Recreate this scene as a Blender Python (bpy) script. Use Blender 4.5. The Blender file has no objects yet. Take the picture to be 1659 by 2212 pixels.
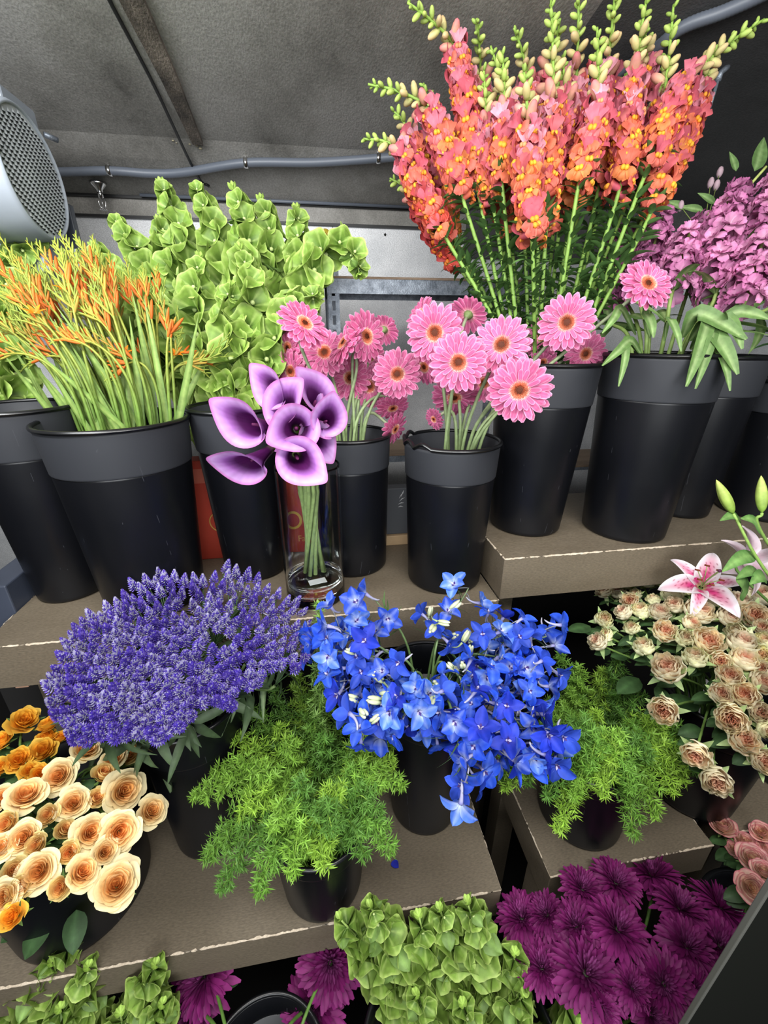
import bpy, math, random
import numpy as np
from mathutils import Matrix, Vector
rnd = random.Random(7)
nr = np.random.RandomState(11)
PI = math.pi
# ------------------------------------------------------------------ camera, world, lights, exposure
sc = bpy.context.scene
COL = sc.collection
FPX = 900.0; PITCH = math.radians(22.7); YAW = math.radians(8.8)
CAM = np.array([0, 0, 1.65])
cam = bpy.data.objects.new('camera', bpy.data.cameras.new('camera')); COL.objects.link(cam)
cam.location = CAM; cam.rotation_euler = (PI / 2 - PITCH, 0, -YAW)
cam.data.sensor_fit = 'VERTICAL'; cam.data.sensor_height = 24; cam.data.lens = 24 * FPX / 2212
cam.data.clip_start = 0.02
sc.camera = cam
w = bpy.data.worlds.new('world'); sc.world = w; w.use_nodes = True
w.node_tree.nodes['Background'].inputs[0].default_value = (0.75, 0.8, 0.9, 1)
w.node_tree.nodes['Background'].inputs[1].default_value = 0.12
def area(name, loc, target, sx, sy, power, col=(1, 1, 1)):
    l = bpy.data.lights.new(name, 'AREA'); l.shape = 'RECTANGLE'; l.size = sx; l.size_y = sy
    l.energy = power; l.color = col
    o = bpy.data.objects.new(name, l); COL.objects.link(o); o.location = loc
    o.rotation_euler = (Vector(target) - Vector(loc)).to_track_quat('-Z', 'Y').to_euler()
area('ceiling_lamp_light', (0.0, -0.12, 2.42), (0.15, 0.80, 1.1), 1.5, 0.35, 25, (1, 0.98, 0.95))
area('shop_lamp_light', (-0.2, -1.5, 1.75), (0.1, 1.6, 1.95), 1.8, 0.8, 36, (0.95, 0.98, 1))
area('wall_fill_light', (-0.7, 0.35, 2.22), (0.25, 1.9, 1.82), 0.6, 0.2, 13, (0.97, 0.99, 1))  # unseen fill added to brighten the back wall
area('side_lamp_light', (0.75, -0.1, 2.2), (0.5, 0.8, 1.2), 0.5, 0.3, 5, (1, 0.98, 0.95))
sc.view_settings.view_transform = 'Standard'; sc.view_settings.look = 'None'
sc.view_settings.gamma = 1; sc.view_settings.use_curve_mapping = False
sc.view_settings.exposure = 0.35

# ------------------------------------------------------------------ pixel / ray helpers (1659 x 2212)
_F = np.array([math.sin(YAW), math.cos(YAW), 0]); _R = np.array([math.cos(YAW), -math.sin(YAW), 0]); _Z = np.array([0, 0, 1.])
_fw = _F * math.cos(PITCH) - _Z * math.sin(PITCH); _dn = -_F * math.sin(PITCH) - _Z * math.cos(PITCH)
def ray(u, v): return _R * (u - 829.5) / FPX + _dn * (v - 1106) / FPX + _fw
def atz(u, v, z): d = ray(u, v); return CAM + d * (z - CAM[2]) / d[2]
def aty(u, v, y): d = ray(u, v); return CAM + d * (y / d[1])
def atx(u, v, x): d = ray(u, v); return CAM + d * (x / d[0])
def atd(u, v, t): return CAM + ray(u, v) * t
def proj(P):
    p = np.asarray(P, float) - CAM; q = p @ _fw
    return 829.5 + FPX * (p @ _R) / q, 1106 + FPX * (p @ _dn) / q
def nrm(a): a = np.asarray(a, float); return a / (np.linalg.norm(a) + 1e-12)
def camdir(r, u, n):            # direction from right / up / towards-viewer components
    return nrm(_R * r - _dn * u - _fw * n)
def dome(u, v, c, r):           # where a pixel's ray meets the ellipsoid the heads of a bunch fill
    d = ray(u, v); c = np.asarray(c); r = np.asarray(r)
    o = (CAM - c) / r; e = d / r
    A = e @ e; B = 2 * o @ e; Cc = o @ o - 1; D = B * B - 4 * A * Cc
    t = (-B - math.sqrt(D)) / (2 * A) if D > 0 else -B / (2 * A)
    p = CAM + d * t
    return p, nrm((p - c) / r ** 2)
def lin(c):
    c = np.asarray(c, float) / 255.
    return np.where(c <= 0.04045, c / 12.92, ((c + 0.055) / 1.055) ** 2.4)
def mix(a, b, t): t = np.asarray(t, float)[..., None]; return np.asarray(a) * (1 - t) + np.asarray(b) * t

# ------------------------------------------------------------------ materials
def newmat(name):
    m = bpy.data.materials.new(name); m.use_nodes = True
    return m, m.node_tree, m.node_tree.nodes['Principled BSDF']
def plain(name, col, rough=0.5, metal=0, noise=0.0, nscale=20, bump=0.0, spec=0.5, coat=0):
    m, nt, b = newmat(name); c = lin(col)
    b.inputs['Base Color'].default_value = (*c, 1); b.inputs['Roughness'].default_value = rough
    b.inputs['Metallic'].default_value = metal; b.inputs['Specular IOR Level'].default_value = spec
    b.inputs['Coat Weight'].default_value = coat
    if noise or bump:
        tc = nt.nodes.new('ShaderNodeTexCoord'); n = nt.nodes.new('ShaderNodeTexNoise')
        n.inputs['Scale'].default_value = nscale; n.inputs['Detail'].default_value = 8
        nt.links.new(tc.outputs['Object'], n.inputs['Vector'])
        r = nt.nodes.new('ShaderNodeValToRGB'); r.color_ramp.elements[0].position = 0.3; r.color_ramp.elements[1].position = 0.7
        r.color_ramp.elements[0].color = (*(c * (1 - noise)), 1); r.color_ramp.elements[1].color = (*np.minimum(c * (1 + noise), 1), 1)
        nt.links.new(n.outputs['Fac'], r.inputs['Fac']); nt.links.new(r.outputs['Color'], b.inputs['Base Color'])
        if bump:
            bp = nt.nodes.new('ShaderNodeBump'); bp.inputs['Strength'].default_value = bump; bp.inputs['Distance'].default_value = 0.01
            nt.links.new(n.outputs['Fac'], bp.inputs['Height']); nt.links.new(bp.outputs['Normal'], b.inputs['Normal'])
    return m
def petalmat(name, rough=0.55, trans=0.25, nscale=60, nstr=0.18, sheen=0.0, spec=0.3):
    m, nt, b = newmat(name)
    at = nt.nodes.new('ShaderNodeAttribute'); at.attribute_name = 'Col'
    tc = nt.nodes.new('ShaderNodeTexCoord'); n = nt.nodes.new('ShaderNodeTexNoise')
    n.inputs['Scale'].default_value = nscale; n.inputs['Detail'].default_value = 4
    nt.links.new(tc.outputs['Object'], n.inputs['Vector'])
    mp = nt.nodes.new('ShaderNodeMapRange'); mp.inputs['To Min'].default_value = 1 - nstr; mp.inputs['To Max'].default_value = 1 + nstr
    mp.inputs['From Min'].default_value = 0.3; mp.inputs['From Max'].default_value = 0.7
    nt.links.new(n.outputs['Fac'], mp.inputs['Value'])
    oi = nt.nodes.new('ShaderNodeObjectInfo'); mo = nt.nodes.new('ShaderNodeMapRange')
    mo.inputs['To Min'].default_value = 0.88; mo.inputs['To Max'].default_value = 1.12
    nt.links.new(oi.outputs['Random'], mo.inputs['Value'])
    mm = nt.nodes.new('ShaderNodeMath'); mm.operation = 'MULTIPLY'
    nt.links.new(mp.outputs[0], mm.inputs[0]); nt.links.new(mo.outputs[0], mm.inputs[1])
    vm = nt.nodes.new('ShaderNodeVectorMath'); vm.operation = 'SCALE'
    nt.links.new(at.outputs['Color'], vm.inputs[0]); nt.links.new(mm.outputs[0], vm.inputs['Scale'])
    nt.links.new(vm.outputs[0], b.inputs['Base Color'])
    b.inputs['Roughness'].default_value = rough; b.inputs['Specular IOR Level'].default_value = spec
    b.inputs['Sheen Weight'].default_value = sheen
    bp = nt.nodes.new('ShaderNodeBump'); bp.inputs['Strength'].default_value = 0.25; bp.inputs['Distance'].default_value = 0.002
    nt.links.new(n.outputs['Fac'], bp.inputs['Height']); nt.links.new(bp.outputs['Normal'], b.inputs['Normal'])
    if trans:
        t = nt.nodes.new('ShaderNodeBsdfTranslucent'); nt.links.new(vm.outputs[0], t.inputs['Color'])
        ms = nt.nodes.new('ShaderNodeMixShader'); ms.inputs[0].default_value = trans
        out = nt.nodes['Material Output']
        nt.links.new(b.outputs[0], ms.inputs[1]); nt.links.new(t.outputs[0], ms.inputs[2]); nt.links.new(ms.outputs[0], out.inputs['Surface'])
    return m
def wallmat(name, cols, scale, rough, metal=0, bump=0.3, fine=300, spec=0.5, stretch=(1, 1, 1), pos=(0.35, 0.65)):
    m, nt, b = newmat(name)
    tc = nt.nodes.new('ShaderNodeTexCoord'); mpn = nt.nodes.new('ShaderNodeMapping'); mpn.inputs['Scale'].default_value = stretch
    nt.links.new(tc.outputs['Object'], mpn.inputs['Vector'])
    n = nt.nodes.new('ShaderNodeTexNoise'); n.inputs['Scale'].default_value = scale; n.inputs['Detail'].default_value = 10; n.inputs['Roughness'].default_value = 0.65
    f = nt.nodes.new('ShaderNodeTexNoise'); f.inputs['Scale'].default_value = fine; f.inputs['Detail'].default_value = 3
    nt.links.new(mpn.outputs[0], n.inputs['Vector']); nt.links.new(mpn.outputs[0], f.inputs['Vector'])
    r = nt.nodes.new('ShaderNodeValToRGB'); cr = r.color_ramp
    cr.elements[0].position = pos[0]; cr.elements[1].position = pos[1]
    cr.elements[0].color = (*lin(cols[0]), 1); cr.elements[1].color = (*lin(cols[-1]), 1)
    for i, c in enumerate(cols[1:-1]):
        e = cr.elements.new(pos[0] + (pos[1] - pos[0]) * (i + 1) / (len(cols) - 1)); e.color = (*lin(c), 1)
    nt.links.new(n.outputs['Fac'], r.inputs['Fac'])
    mp = nt.nodes.new('ShaderNodeMapRange'); mp.inputs['From Min'].default_value = 0.3; mp.inputs['From Max'].default_value = 0.7
    mp.inputs['To Min'].default_value = 0.8; mp.inputs['To Max'].default_value = 1.2
    nt.links.new(f.outputs['Fac'], mp.inputs['Value'])
    vm = nt.nodes.new('ShaderNodeVectorMath'); vm.operation = 'SCALE'
    nt.links.new(r.outputs['Color'], vm.inputs[0]); nt.links.new(mp.outputs[0], vm.inputs['Scale'])
    nt.links.new(vm.outputs[0], b.inputs['Base Color'])
    b.inputs['Roughness'].default_value = rough; b.inputs['Metallic'].default_value = metal; b.inputs['Specular IOR Level'].default_value = spec
    bp = nt.nodes.new('ShaderNodeBump'); bp.inputs['Strength'].default_value = bump; bp.inputs['Distance'].default_value = 0.003
    nt.links.new(f.outputs['Fac'], bp.inputs['Height']); nt.links.new(bp.outputs['Normal'], b.inputs['Normal'])
    return m
def bucketmat(name, base, rough, scratch):
    m, nt, b = newmat(name)
    tc = nt.nodes.new('ShaderNodeTexCoord')
    n = nt.nodes.new('ShaderNodeTexNoise'); n.inputs['Scale'].default_value = 6; n.inputs['Detail'].default_value = 6
    nt.links.new(tc.outputs['Object'], n.inputs['Vector'])
    mp = nt.nodes.new('ShaderNodeMapRange'); mp.inputs['To Min'].default_value = rough - 0.1; mp.inputs['To Max'].default_value = rough + 0.12
    nt.links.new(n.outputs['Fac'], mp.inputs['Value']); nt.links.new(mp.outputs[0], b.inputs['Roughness'])
    # thin scratches: stretched voronoi edges, broken up by noise
    mpn = nt.nodes.new('ShaderNodeMapping'); mpn.inputs['Scale'].default_value = (1, 1, 0.25); mpn.inputs['Rotation'].default_value = (0.35, 0.2, 0.4)
    nt.links.new(tc.outputs['Object'], mpn.inputs['Vector'])
    vo = nt.nodes.new('ShaderNodeTexVoronoi'); vo.feature = 'DISTANCE_TO_EDGE'; vo.inputs['Scale'].default_value = 9
    nt.links.new(mpn.outputs[0], vo.inputs['Vector'])
    lt = nt.nodes.new('ShaderNodeMath'); lt.operation = 'LESS_THAN'; lt.inputs[1].default_value = 0.0035
    nt.links.new(vo.outputs['Distance'], lt.inputs[0])
    n2 = nt.nodes.new('ShaderNodeTexNoise'); n2.inputs['Scale'].default_value = 30
    nt.links.new(tc.outputs['Object'], n2.inputs['Vector'])
    gt = nt.nodes.new('ShaderNodeMath'); gt.operation = 'GREATER_THAN'; gt.inputs[1].default_value = 0.62
    nt.links.new(n2.outputs['Fac'], gt.inputs[0])
    mu = nt.nodes.new('ShaderNodeMath'); mu.operation = 'MULTIPLY'; nt.links.new(lt.outputs[0], mu.inputs[0]); nt.links.new(gt.outputs[0], mu.inputs[1])
    m2 = nt.nodes.new('ShaderNodeMath'); m2.operation = 'MULTIPLY'; m2.inputs[1].default_value = scratch; nt.links.new(mu.outputs[0], m2.inputs[0])
    mx = nt.nodes.new('ShaderNodeMix'); mx.data_type = 'RGBA'
    mx.inputs[6].default_value = (*lin(base), 1); mx.inputs[7].default_value = (*lin((110, 112, 120)), 1)
    b.inputs['Specular IOR Level'].default_value = 0.42; nt.links.new(m2.outputs[0], mx.inputs[0]); nt.links.new(mx.outputs[2], b.inputs['Base Color'])
    return m
def glassmat(name, col=(1, 1, 1), ior=1.45, rough=0.0):
    m, nt, b = newmat(name)
    b.inputs['Base Color'].default_value = (*col, 1); b.inputs['Transmission Weight'].default_value = 1
    b.inputs['IOR'].default_value = ior; b.inputs['Roughness'].default_value = rough
    return m
M_PETAL = petalmat('petal'); M_LEAF = petalmat('leaf', rough=0.5, trans=0.15, nscale=80, nstr=0.22)
M_STEM = petalmat('stem', rough=0.5, trans=0.0, nscale=90, nstr=0.2)
M_DARKPETAL = petalmat('velvet_petal', rough=0.6, trans=0.12, nscale=50, nstr=0.2)
M_CALLA = petalmat('calla_petal', rough=0.42, trans=0.2, nscale=25, nstr=0.14)
M_BUCKET = bucketmat('black_plastic', (12, 13, 17), 0.34, 0.18)
M_COLLAR = bucketmat('matte_black_plastic', (40, 42, 47), 0.62, 0.1)
M_RIM = plain('rim_plastic', (16, 17, 19), 0.3)
M_SHELF = wallmat('brown_painted_wood', [(97, 87, 72), (105, 95, 80), (111, 101, 85)], 5, 0.5, fine=420, bump=0.12, stretch=(0.35, 1, 1))
M_FASCIA = M_SHELF
M_WORN = wallmat('bare_wood_edge', [(176, 160, 138), (206, 192, 172)], 40, 0.7)
M_CEIL = wallmat('grey_weathered_ceiling', [(70, 68, 64), (116, 114, 109), (134, 132, 127), (146, 144, 140)], 3.2, 0.75, bump=0.3, fine=220, stretch=(1, 0.6, 1), pos=(0.3, 0.6))
M_CEILDARK = wallmat('dark_grey_ceiling', [(62, 62, 62), (78, 78, 78)], 3, 0.8, bump=0.25, fine=220)  # darker grey used right of the ceiling seam
M_GALV = wallmat('galvanised_sheet', [(200, 202, 205), (225, 226, 228)], 8, 0.5, metal=0.15, bump=0.5, fine=260)
M_STEEL = wallmat('worn_steel', [(96, 104, 114), (150, 158, 168)], 30, 0.45, metal=0.5, bump=0.3)
M_DARK = plain('black_void_shade', (14, 13, 12), 0.9)  # near-black colour that carries the shade of the void around the stands
M_BROWNBOARD = wallmat('raw_board', [(120, 100, 82), (150, 130, 108)], 6, 0.7, stretch=(0.3, 2, 2))
M_CONDUIT = plain('grey_conduit', (88, 94, 104), 0.45)
M_CHROME = plain('chrome', (200, 200, 200), 0.2, metal=1)
M_FAN = plain('grey_fan_plastic', (150, 158, 168), 0.5, noise=0.12, nscale=8)
M_GRILLE = plain('dusty_grille', (178, 184, 188), 0.65, noise=0.15, nscale=12)
M_BLACK = plain('black_paint', (12, 12, 13), 0.5)
M_HOLE = plain('hole_dark', (25, 28, 32), 0.9)

# ------------------------------------------------------------------ mesh collector
class G:
    def __init__(s): s.V = []; s.F = []; s.C = []; s.n = 0
    def add(s, V, F, C):
        V = np.asarray(V, float).reshape(-1, 3); C = np.asarray(C, float)
        if C.ndim == 1: C = np.tile(C, (len(V), 1))
        for f in F: s.F.append(np.asarray(f, int) + s.n)
        s.V.append(V); s.C.append(C.reshape(-1, 3)); s.n += len(V); return s
    def tpl(s):
        V = np.concatenate(s.V); C = np.concatenate(s.C)
        q = [f for f in s.F if f.shape[1] == 4]; t = [f for f in s.F if f.shape[1] == 3]
        F = ([np.concatenate(q)] if q else []) + ([np.concatenate(t)] if t else [])
        return V, F, C
    def inst(s, tpl, R, T, S=None, cm=None):
        V, F, C = tpl; R = np.asarray(R); T = np.asarray(T); m = len(T)
        if S is None: S = np.ones(m)
        W = np.einsum('mij,nj->mni', R, V) * np.asarray(S)[:, None, None] + T[:, None, :]
        CC = np.broadcast_to(C, (m,) + C.shape).copy()
        if cm is not None: CC *= np.asarray(cm)[:, None, :]
        off = (np.arange(m) * len(V))[:, None, None]
        s.add(W.reshape(-1, 3), [(f[None] + off).reshape(-1, f.shape[1]) for f in F], np.clip(CC.reshape(-1, 3), 0, 1)); return s
def mesh(name, g, mat, smooth=True):
    V, F, C = g.tpl() if isinstance(g, G) else g
    me = bpy.data.meshes.new(name); me.vertices.add(len(V)); me.vertices.foreach_set('co', V.ravel().astype(np.float32))
    loops = np.concatenate([f.ravel() for f in F]); sizes = np.concatenate([np.full(len(f), f.shape[1]) for f in F])
    me.loops.add(len(loops)); me.loops.foreach_set('vertex_index', loops.astype(np.int32))
    st = np.concatenate([[0], np.cumsum(sizes)[:-1]])
    me.polygons.add(len(sizes)); me.polygons.foreach_set('loop_start', st.astype(np.int32))
    me.update(calc_edges=True)
    ca = me.color_attributes.new('Col', 'FLOAT_COLOR', 'POINT')
    ca.data.foreach_set('color', np.concatenate([C, np.ones((len(C), 1))], 1).ravel().astype(np.float32))
    me.polygons.foreach_set('use_smooth', np.full(len(sizes), smooth))
    me.materials.append(mat); return me
def put(name, me, parent=None, R=None, T=None, S=1.0):
    o = bpy.data.objects.new(name, me); COL.objects.link(o)
    M = Matrix.Identity(4)
    if R is not None:
        R = np.asarray(R)
        for i in range(3):
            for j in range(3): M[i][j] = R[i, j] * S
    elif S != 1: M = Matrix.Scale(S, 4)
    if T is not None:
        for i in range(3): M[i][3] = T[i]
    o.matrix_basis = M
    if parent: o.parent = parent
    return o
def build(name, g, mat, parent=None, smooth=True): return put(name, mesh(name, g, mat, smooth), parent)
def tag(o, label, cat, group=None, kind=None):
    if label: o['label'] = label
    if cat: o['category'] = cat
    if group: o['group'] = group
    if kind: o['kind'] = kind
    return o
def thing(name, loc=(0, 0, 0), label=None, cat=None, group=None):
    o = bpy.data.objects.new(name, None); COL.objects.link(o); o.location = tuple(loc); o.empty_display_size = 0.02
    return tag(o, label, cat, group)
def struct(o): o['kind'] = 'structure'; return o

def box(g, a, b, col=(0.5, 0.5, 0.5)):
    x0, y0, z0 = a; x1, y1, z1 = b
    V = [(x0, y0, z0), (x1, y0, z0), (x1, y1, z0), (x0, y1, z0), (x0, y0, z1), (x1, y0, z1), (x1, y1, z1), (x0, y1, z1)]
    return g.add(V, [np.array([(0, 3, 2, 1), (4, 5, 6, 7), (0, 1, 5, 4), (1, 2, 6, 5), (2, 3, 7, 6), (3, 0, 4, 7)])], col)
def bevel(o, wd=0.003, seg=2):
    m = o.modifiers.new('bevel', 'BEVEL'); m.width = wd; m.segments = seg; m.limit_method = 'ANGLE'
    return o
def frame(z, roll=0.0, up=None):
    z = nrm(z); h = np.array([0, 0, 1.]) if up is None else np.asarray(up, float)
    if abs(z @ nrm(h)) > 0.98: h = np.array([0, 1., 0])
    x = nrm(np.cross(h, z)); y = np.cross(z, x)
    c, s = math.cos(roll), math.sin(roll)
    return np.stack([x * c + y * s, -x * s + y * c, z], 1)
def rotm(axis, a): return np.array(Matrix.Rotation(a, 3, Vector(axis)))
def bez(p0, p1, p2, p3, n=12):
    t = np.linspace(0, 1, n)[:, None]
    return (1 - t) ** 3 * p0 + 3 * (1 - t) ** 2 * t * p1 + 3 * (1 - t) * t * t * p2 + t ** 3 * p3
def spline(P, n):
    P = np.asarray(P, float)
    if len(P) == 2: return P[0] + (P[1] - P[0]) * np.linspace(0, 1, n)[:, None]
    Q = np.concatenate([[2 * P[0] - P[1]], P, [2 * P[-1] - P[-2]]]); out = []
    ts = np.linspace(0, len(P) - 1 - 1e-6, n)
    for t in ts:
        i = int(t); f = t - i; a, b, c, d = Q[i:i + 4]
        out.append(0.5 * (2 * b + (c - a) * f + (2 * a - 5 * b + 4 * c - d) * f * f + (3 * b - a - 3 * c + d) * f ** 3))
    return np.array(out)
def tube(g, P, r, n=7, col=(0.2, 0.4, 0.1), col2=None, caps=True):
    P = np.asarray(P, float); m = len(P); r = np.broadcast_to(np.asarray(r, float), (m,))
    T = np.gradient(P, axis=0); T /= np.linalg.norm(T, axis=1)[:, None] + 1e-12
    x = nrm(np.cross(T[0], [0.3, 0.8, 0.5])); V = []
    for i in range(m):
        x = nrm(x - T[i] * (x @ T[i])); y = np.cross(T[i], x)
        a = np.arange(n) * 2 * PI / n
        V.append(P[i] + r[i] * (np.cos(a)[:, None] * x + np.sin(a)[:, None] * y))
    V = np.concatenate(V)
    i, j = np.meshgrid(np.arange(m - 1), np.arange(n), indexing='ij'); k = (j + 1) % n
    Fq = np.stack([i * n + j, i * n + k, (i + 1) * n + k, (i + 1) * n + j], -1).reshape(-1, 4)
    F = [Fq]
    C = np.tile(col, (len(V), 1)) if col2 is None else np.repeat(mix(col, col2, np.linspace(0, 1, m)), n, 0)
    if caps:
        V = np.concatenate([V, P[:1], P[-1:]]); C = np.concatenate([C, C[:1], C[-1:]])
        a = np.arange(n); b = (a + 1) % n
        F.append(np.concatenate([np.stack([a * 0 + len(V) - 2, b, a], 1), np.stack([a * 0 + len(V) - 1, (m - 1) * n + a, (m - 1) * n + b], 1)]))
    return g.add(V, F, C)
def lathe(g, prof, n=48, col=(0.5, 0.5, 0.5), cols=None):
    prof = np.asarray(prof, float); m = len(prof); a = np.arange(n) * 2 * PI / n
    V = np.stack([prof[:, 0, None] * np.cos(a), prof[:, 0, None] * np.sin(a), np.repeat(prof[:, 1, None], n, 1)], -1).reshape(-1, 3)
    i, j = np.meshgrid(np.arange(m - 1), np.arange(n), indexing='ij'); k = (j + 1) % n
    C = np.tile(col, (len(V), 1)) if cols is None else np.repeat(np.asarray(cols), n, 0)
    return g.add(V, [np.stack([i * n + j, i * n + k, (i + 1) * n + k, (i + 1) * n + j], -1).reshape(-1, 4)], C)
def gridF(a, b):
    i, j = np.meshgrid(np.arange(a - 1), np.arange(b - 1), indexing='ij')
    return [np.stack([i * b + j, i * b + j + 1, (i + 1) * b + j + 1, (i + 1) * b + j], -1).reshape(-1, 4)]
def petal(L, W, prof, el=0.0, bend=0.0, cup=0.0, nu=7, nv=5, col=None, start=0.0, twist=0, ruff=0, ph=0):
    """sheet petal: runs along +X from start, z up; el = elevation, bend = change of elevation along it"""
    u = np.linspace(0, 1, nu); v = np.linspace(-1, 1, nv)
    th = el + bend * u; ds = L / (nu - 1)
    x = start + np.concatenate([[0], np.cumsum(np.cos((th[1:] + th[:-1]) / 2))]) * ds
    z = np.concatenate([[0], np.cumsum(np.sin((th[1:] + th[:-1]) / 2))]) * ds
    wd = W * prof(u) / 2
    U, Vv = np.meshgrid(u, v, indexing='ij')
    Y = Vv * wd[:, None]; K = cup * Vv ** 2 * wd[:, None] + ruff * W * np.sin(Vv * 4 + U * 5 + ph) * U
    X = x[:, None] - np.sin(th)[:, None] * K; Z = z[:, None] + np.cos(th)[:, None] * K
    if twist: a = twist * U; Y, Z = Y * np.cos(a), Z + Y * np.sin(a)
    C = col(U, Vv) if callable(col) else np.broadcast_to(col, U.shape + (3,))
    return np.stack([X, Y, Z], -1).reshape(-1, 3), gridF(nu, nv), C.reshape(-1, 3)
def rz(V, a): c, s = math.cos(a), math.sin(a); return np.asarray(V) @ np.array([[c, s, 0], [-s, c, 0], [0, 0, 1]])
def P_oval(u): return np.sin(PI * np.clip(u, 0, 1) ** 0.8) ** 0.7 * 0.98 + 0.02
def P_strap(u): return np.where(u < 0.8, 0.45 + 0.55 * np.sin(PI / 2 * np.minimum(u / 0.6, 1)), 1.0) * np.sqrt(np.clip(1 - (np.clip(u - 0.75, 0, 1) / 0.26) ** 2, 0.04, 1))
def P_lance(u): return np.sin(PI * np.clip(u, 0, 1) ** 0.65) ** 0.9 * 0.97 + 0.03
def P_spoon(u): return (0.25 + 0.75 * u ** 0.8) * np.sqrt(np.clip(1 - np.clip((u - 0.7) / 0.31, 0, 1) ** 2, 0.03, 1))
def ball(g, c, r, col, n=8, m=6, R=None, sc3=(1, 1, 1), col2=None):
    t = np.linspace(0, PI, m); prof = np.stack([np.sin(t), -np.cos(t)], 1)
    h = G(); lathe(h, prof, n, col, None if col2 is None else mix(col, col2, np.linspace(0, 1, m)))
    V, F, C = h.tpl(); V = V * np.asarray(sc3) * r
    if R is not None: V = V @ np.asarray(R).T
    return g.add(V + np.asarray(c), F, C)
GREEN = lin((92, 128, 58)); LGREEN = lin((150, 182, 84)); DGREEN = lin((52, 78, 44)); GREYG = lin((128, 142, 108))

# labels for the bunches are written at the end from where each piece shows
REG = {}
def reg(key, o, P): REG.setdefault(key, []).append((o, *proj(P)))
ORD = ['first', 'second', 'third', 'fourth', 'fifth', 'sixth', 'seventh', 'eighth', 'ninth', 'tenth', 'eleventh', 'twelfth',
       'thirteenth', 'fourteenth', 'fifteenth', 'sixteenth', 'seventeenth', 'eighteenth', 'nineteenth', 'twentieth']
def label_bunch(key, desc, cat, group, where):
    L = sorted(REG.get(key, []), key=lambda t: t[2]); n = len(L)
    rows = max(1, round(math.sqrt(n / 1.6))); per = math.ceil(n / rows)
    chunks = [L[i:i + per] for i in range(0, n, per)]
    for ri, ch in enumerate(chunks):
        ch.sort(key=lambda t: t[1])
        rn = 'only row' if len(chunks) == 1 else 'top row' if ri == 0 else 'bottom row' if ri == len(chunks) - 1 else ORD[ri] + ' row'
        for ci, (o, u, v) in enumerate(ch):
            cn = 'leftmost' if ci == 0 else 'rightmost' if ci == len(ch) - 1 else ORD[ci] + ' from left'
            pos = f'{cn} in {rn}' if len(chunks) > 1 else cn
            tag(o, f'{desc}, {pos} {where}', cat, group)
# ------------------------------------------------------------------ THE SETTING
ZB, ZA, ZC, ZD = 1.10, 1.206, 0.65, 0.20
WY = 1.90
p0 = aty(600, 481, WY); p1 = aty(600, 441, WY - .015); p2 = aty(600, 312, 1.62)
PM_ = 1.70
SL = math.tan(math.radians(10.2))
YF = -1.3
def slab(name, prof, x0, x1, mat, nx=2, th=0.03):
    g = G()
    for x in (x0, x1):
        pass
    n = len(prof); V = []
    for x in (x0, x1):
        for (y, z) in prof: V.append((x, y, z))
    for x in (x0, x1):
        for (y, z) in prof: V.append((x, y, z + th))
    F = []
    for i in range(n - 1):
        F.append((i, i + 1, n + i + 1, n + i)); F.append((2 * n + i, 3 * n + i, 3 * n + i + 1, 2 * n + i + 1))
    F += [(0, n, 3 * n, 2 * n), (n - 1, 3 * n - 1, 4 * n - 1, 2 * n - 1)]
    for i in range(n - 1): F.append((i, 2 * n + i, 2 * n + i + 1, i + 1)); F.append((n + i, n + i + 1, 3 * n + i + 1, 3 * n + i))
    g.add(V, [np.array(F)], (0.1, 0.1, 0.1)); return struct(build(name, g, mat, smooth=False))
zf = p2[2] + SL * (p2[1] - YF)
cprof = [(YF, zf), (p2[1], p2[2]), (PM_, p2[2] + (p1[2] - p2[2]) * 0.33), (p1[1], p1[2])]
XSEAM = 0.62
slab('ceiling', cprof, -1.6, XSEAM, M_CEIL)
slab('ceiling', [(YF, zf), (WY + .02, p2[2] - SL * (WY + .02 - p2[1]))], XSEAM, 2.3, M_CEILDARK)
g = G(); box(g, (-1.6, WY - .015, p0[2] - 0.004), (XSEAM, WY + .03, p1[2] + 0.02)); struct(build('trim_1', g, M_CEIL, smooth=False))
g = G(); box(g, (-1.6, WY - .028, p1[2] - 0.004), (XSEAM, WY - .015, p1[2] + 0.012)); struct(build('trim_2', g, M_BLACK, smooth=False))
g = G(); box(g, (-1.6, WY, 0.0), (2.3, WY + .04, p0[2])); struct(build('wall_back', g, M_GALV, smooth=False))
g = G(); box(g, (-1.6, WY - .016, p0[2] - 0.006), (0.6, WY, p0[2] + 0.002)); struct(build('trim_3', g, M_BLACK, smooth=False))
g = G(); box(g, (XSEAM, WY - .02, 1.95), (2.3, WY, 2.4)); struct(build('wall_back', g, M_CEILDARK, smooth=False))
g = G(); box(g, (-1.64, -1.3, 0), (-1.6, WY + .04, 2.7)); struct(build('wall_left', g, M_CEIL, smooth=False))
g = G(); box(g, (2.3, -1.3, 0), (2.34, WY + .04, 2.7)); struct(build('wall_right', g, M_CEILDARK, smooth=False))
g = G(); box(g, (-1.6, -1.3, -0.03), (2.3, WY + .04, 0)); struct(build('floor', g, M_DARK, smooth=False))
# near-black sheet added for the shade behind the stands; black wall beside them
g = G(); box(g, (-1.2, 1.12, 0), (2.2, 1.14, ZB - 0.06)); struct(build('shade_backing', g, M_DARK, smooth=False))
g = G(); box(g, (-1.0, 0.35, 0), (-0.98, 1.25, 1.48)); struct(build('wall_left', g, M_DARK, smooth=False))

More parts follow.
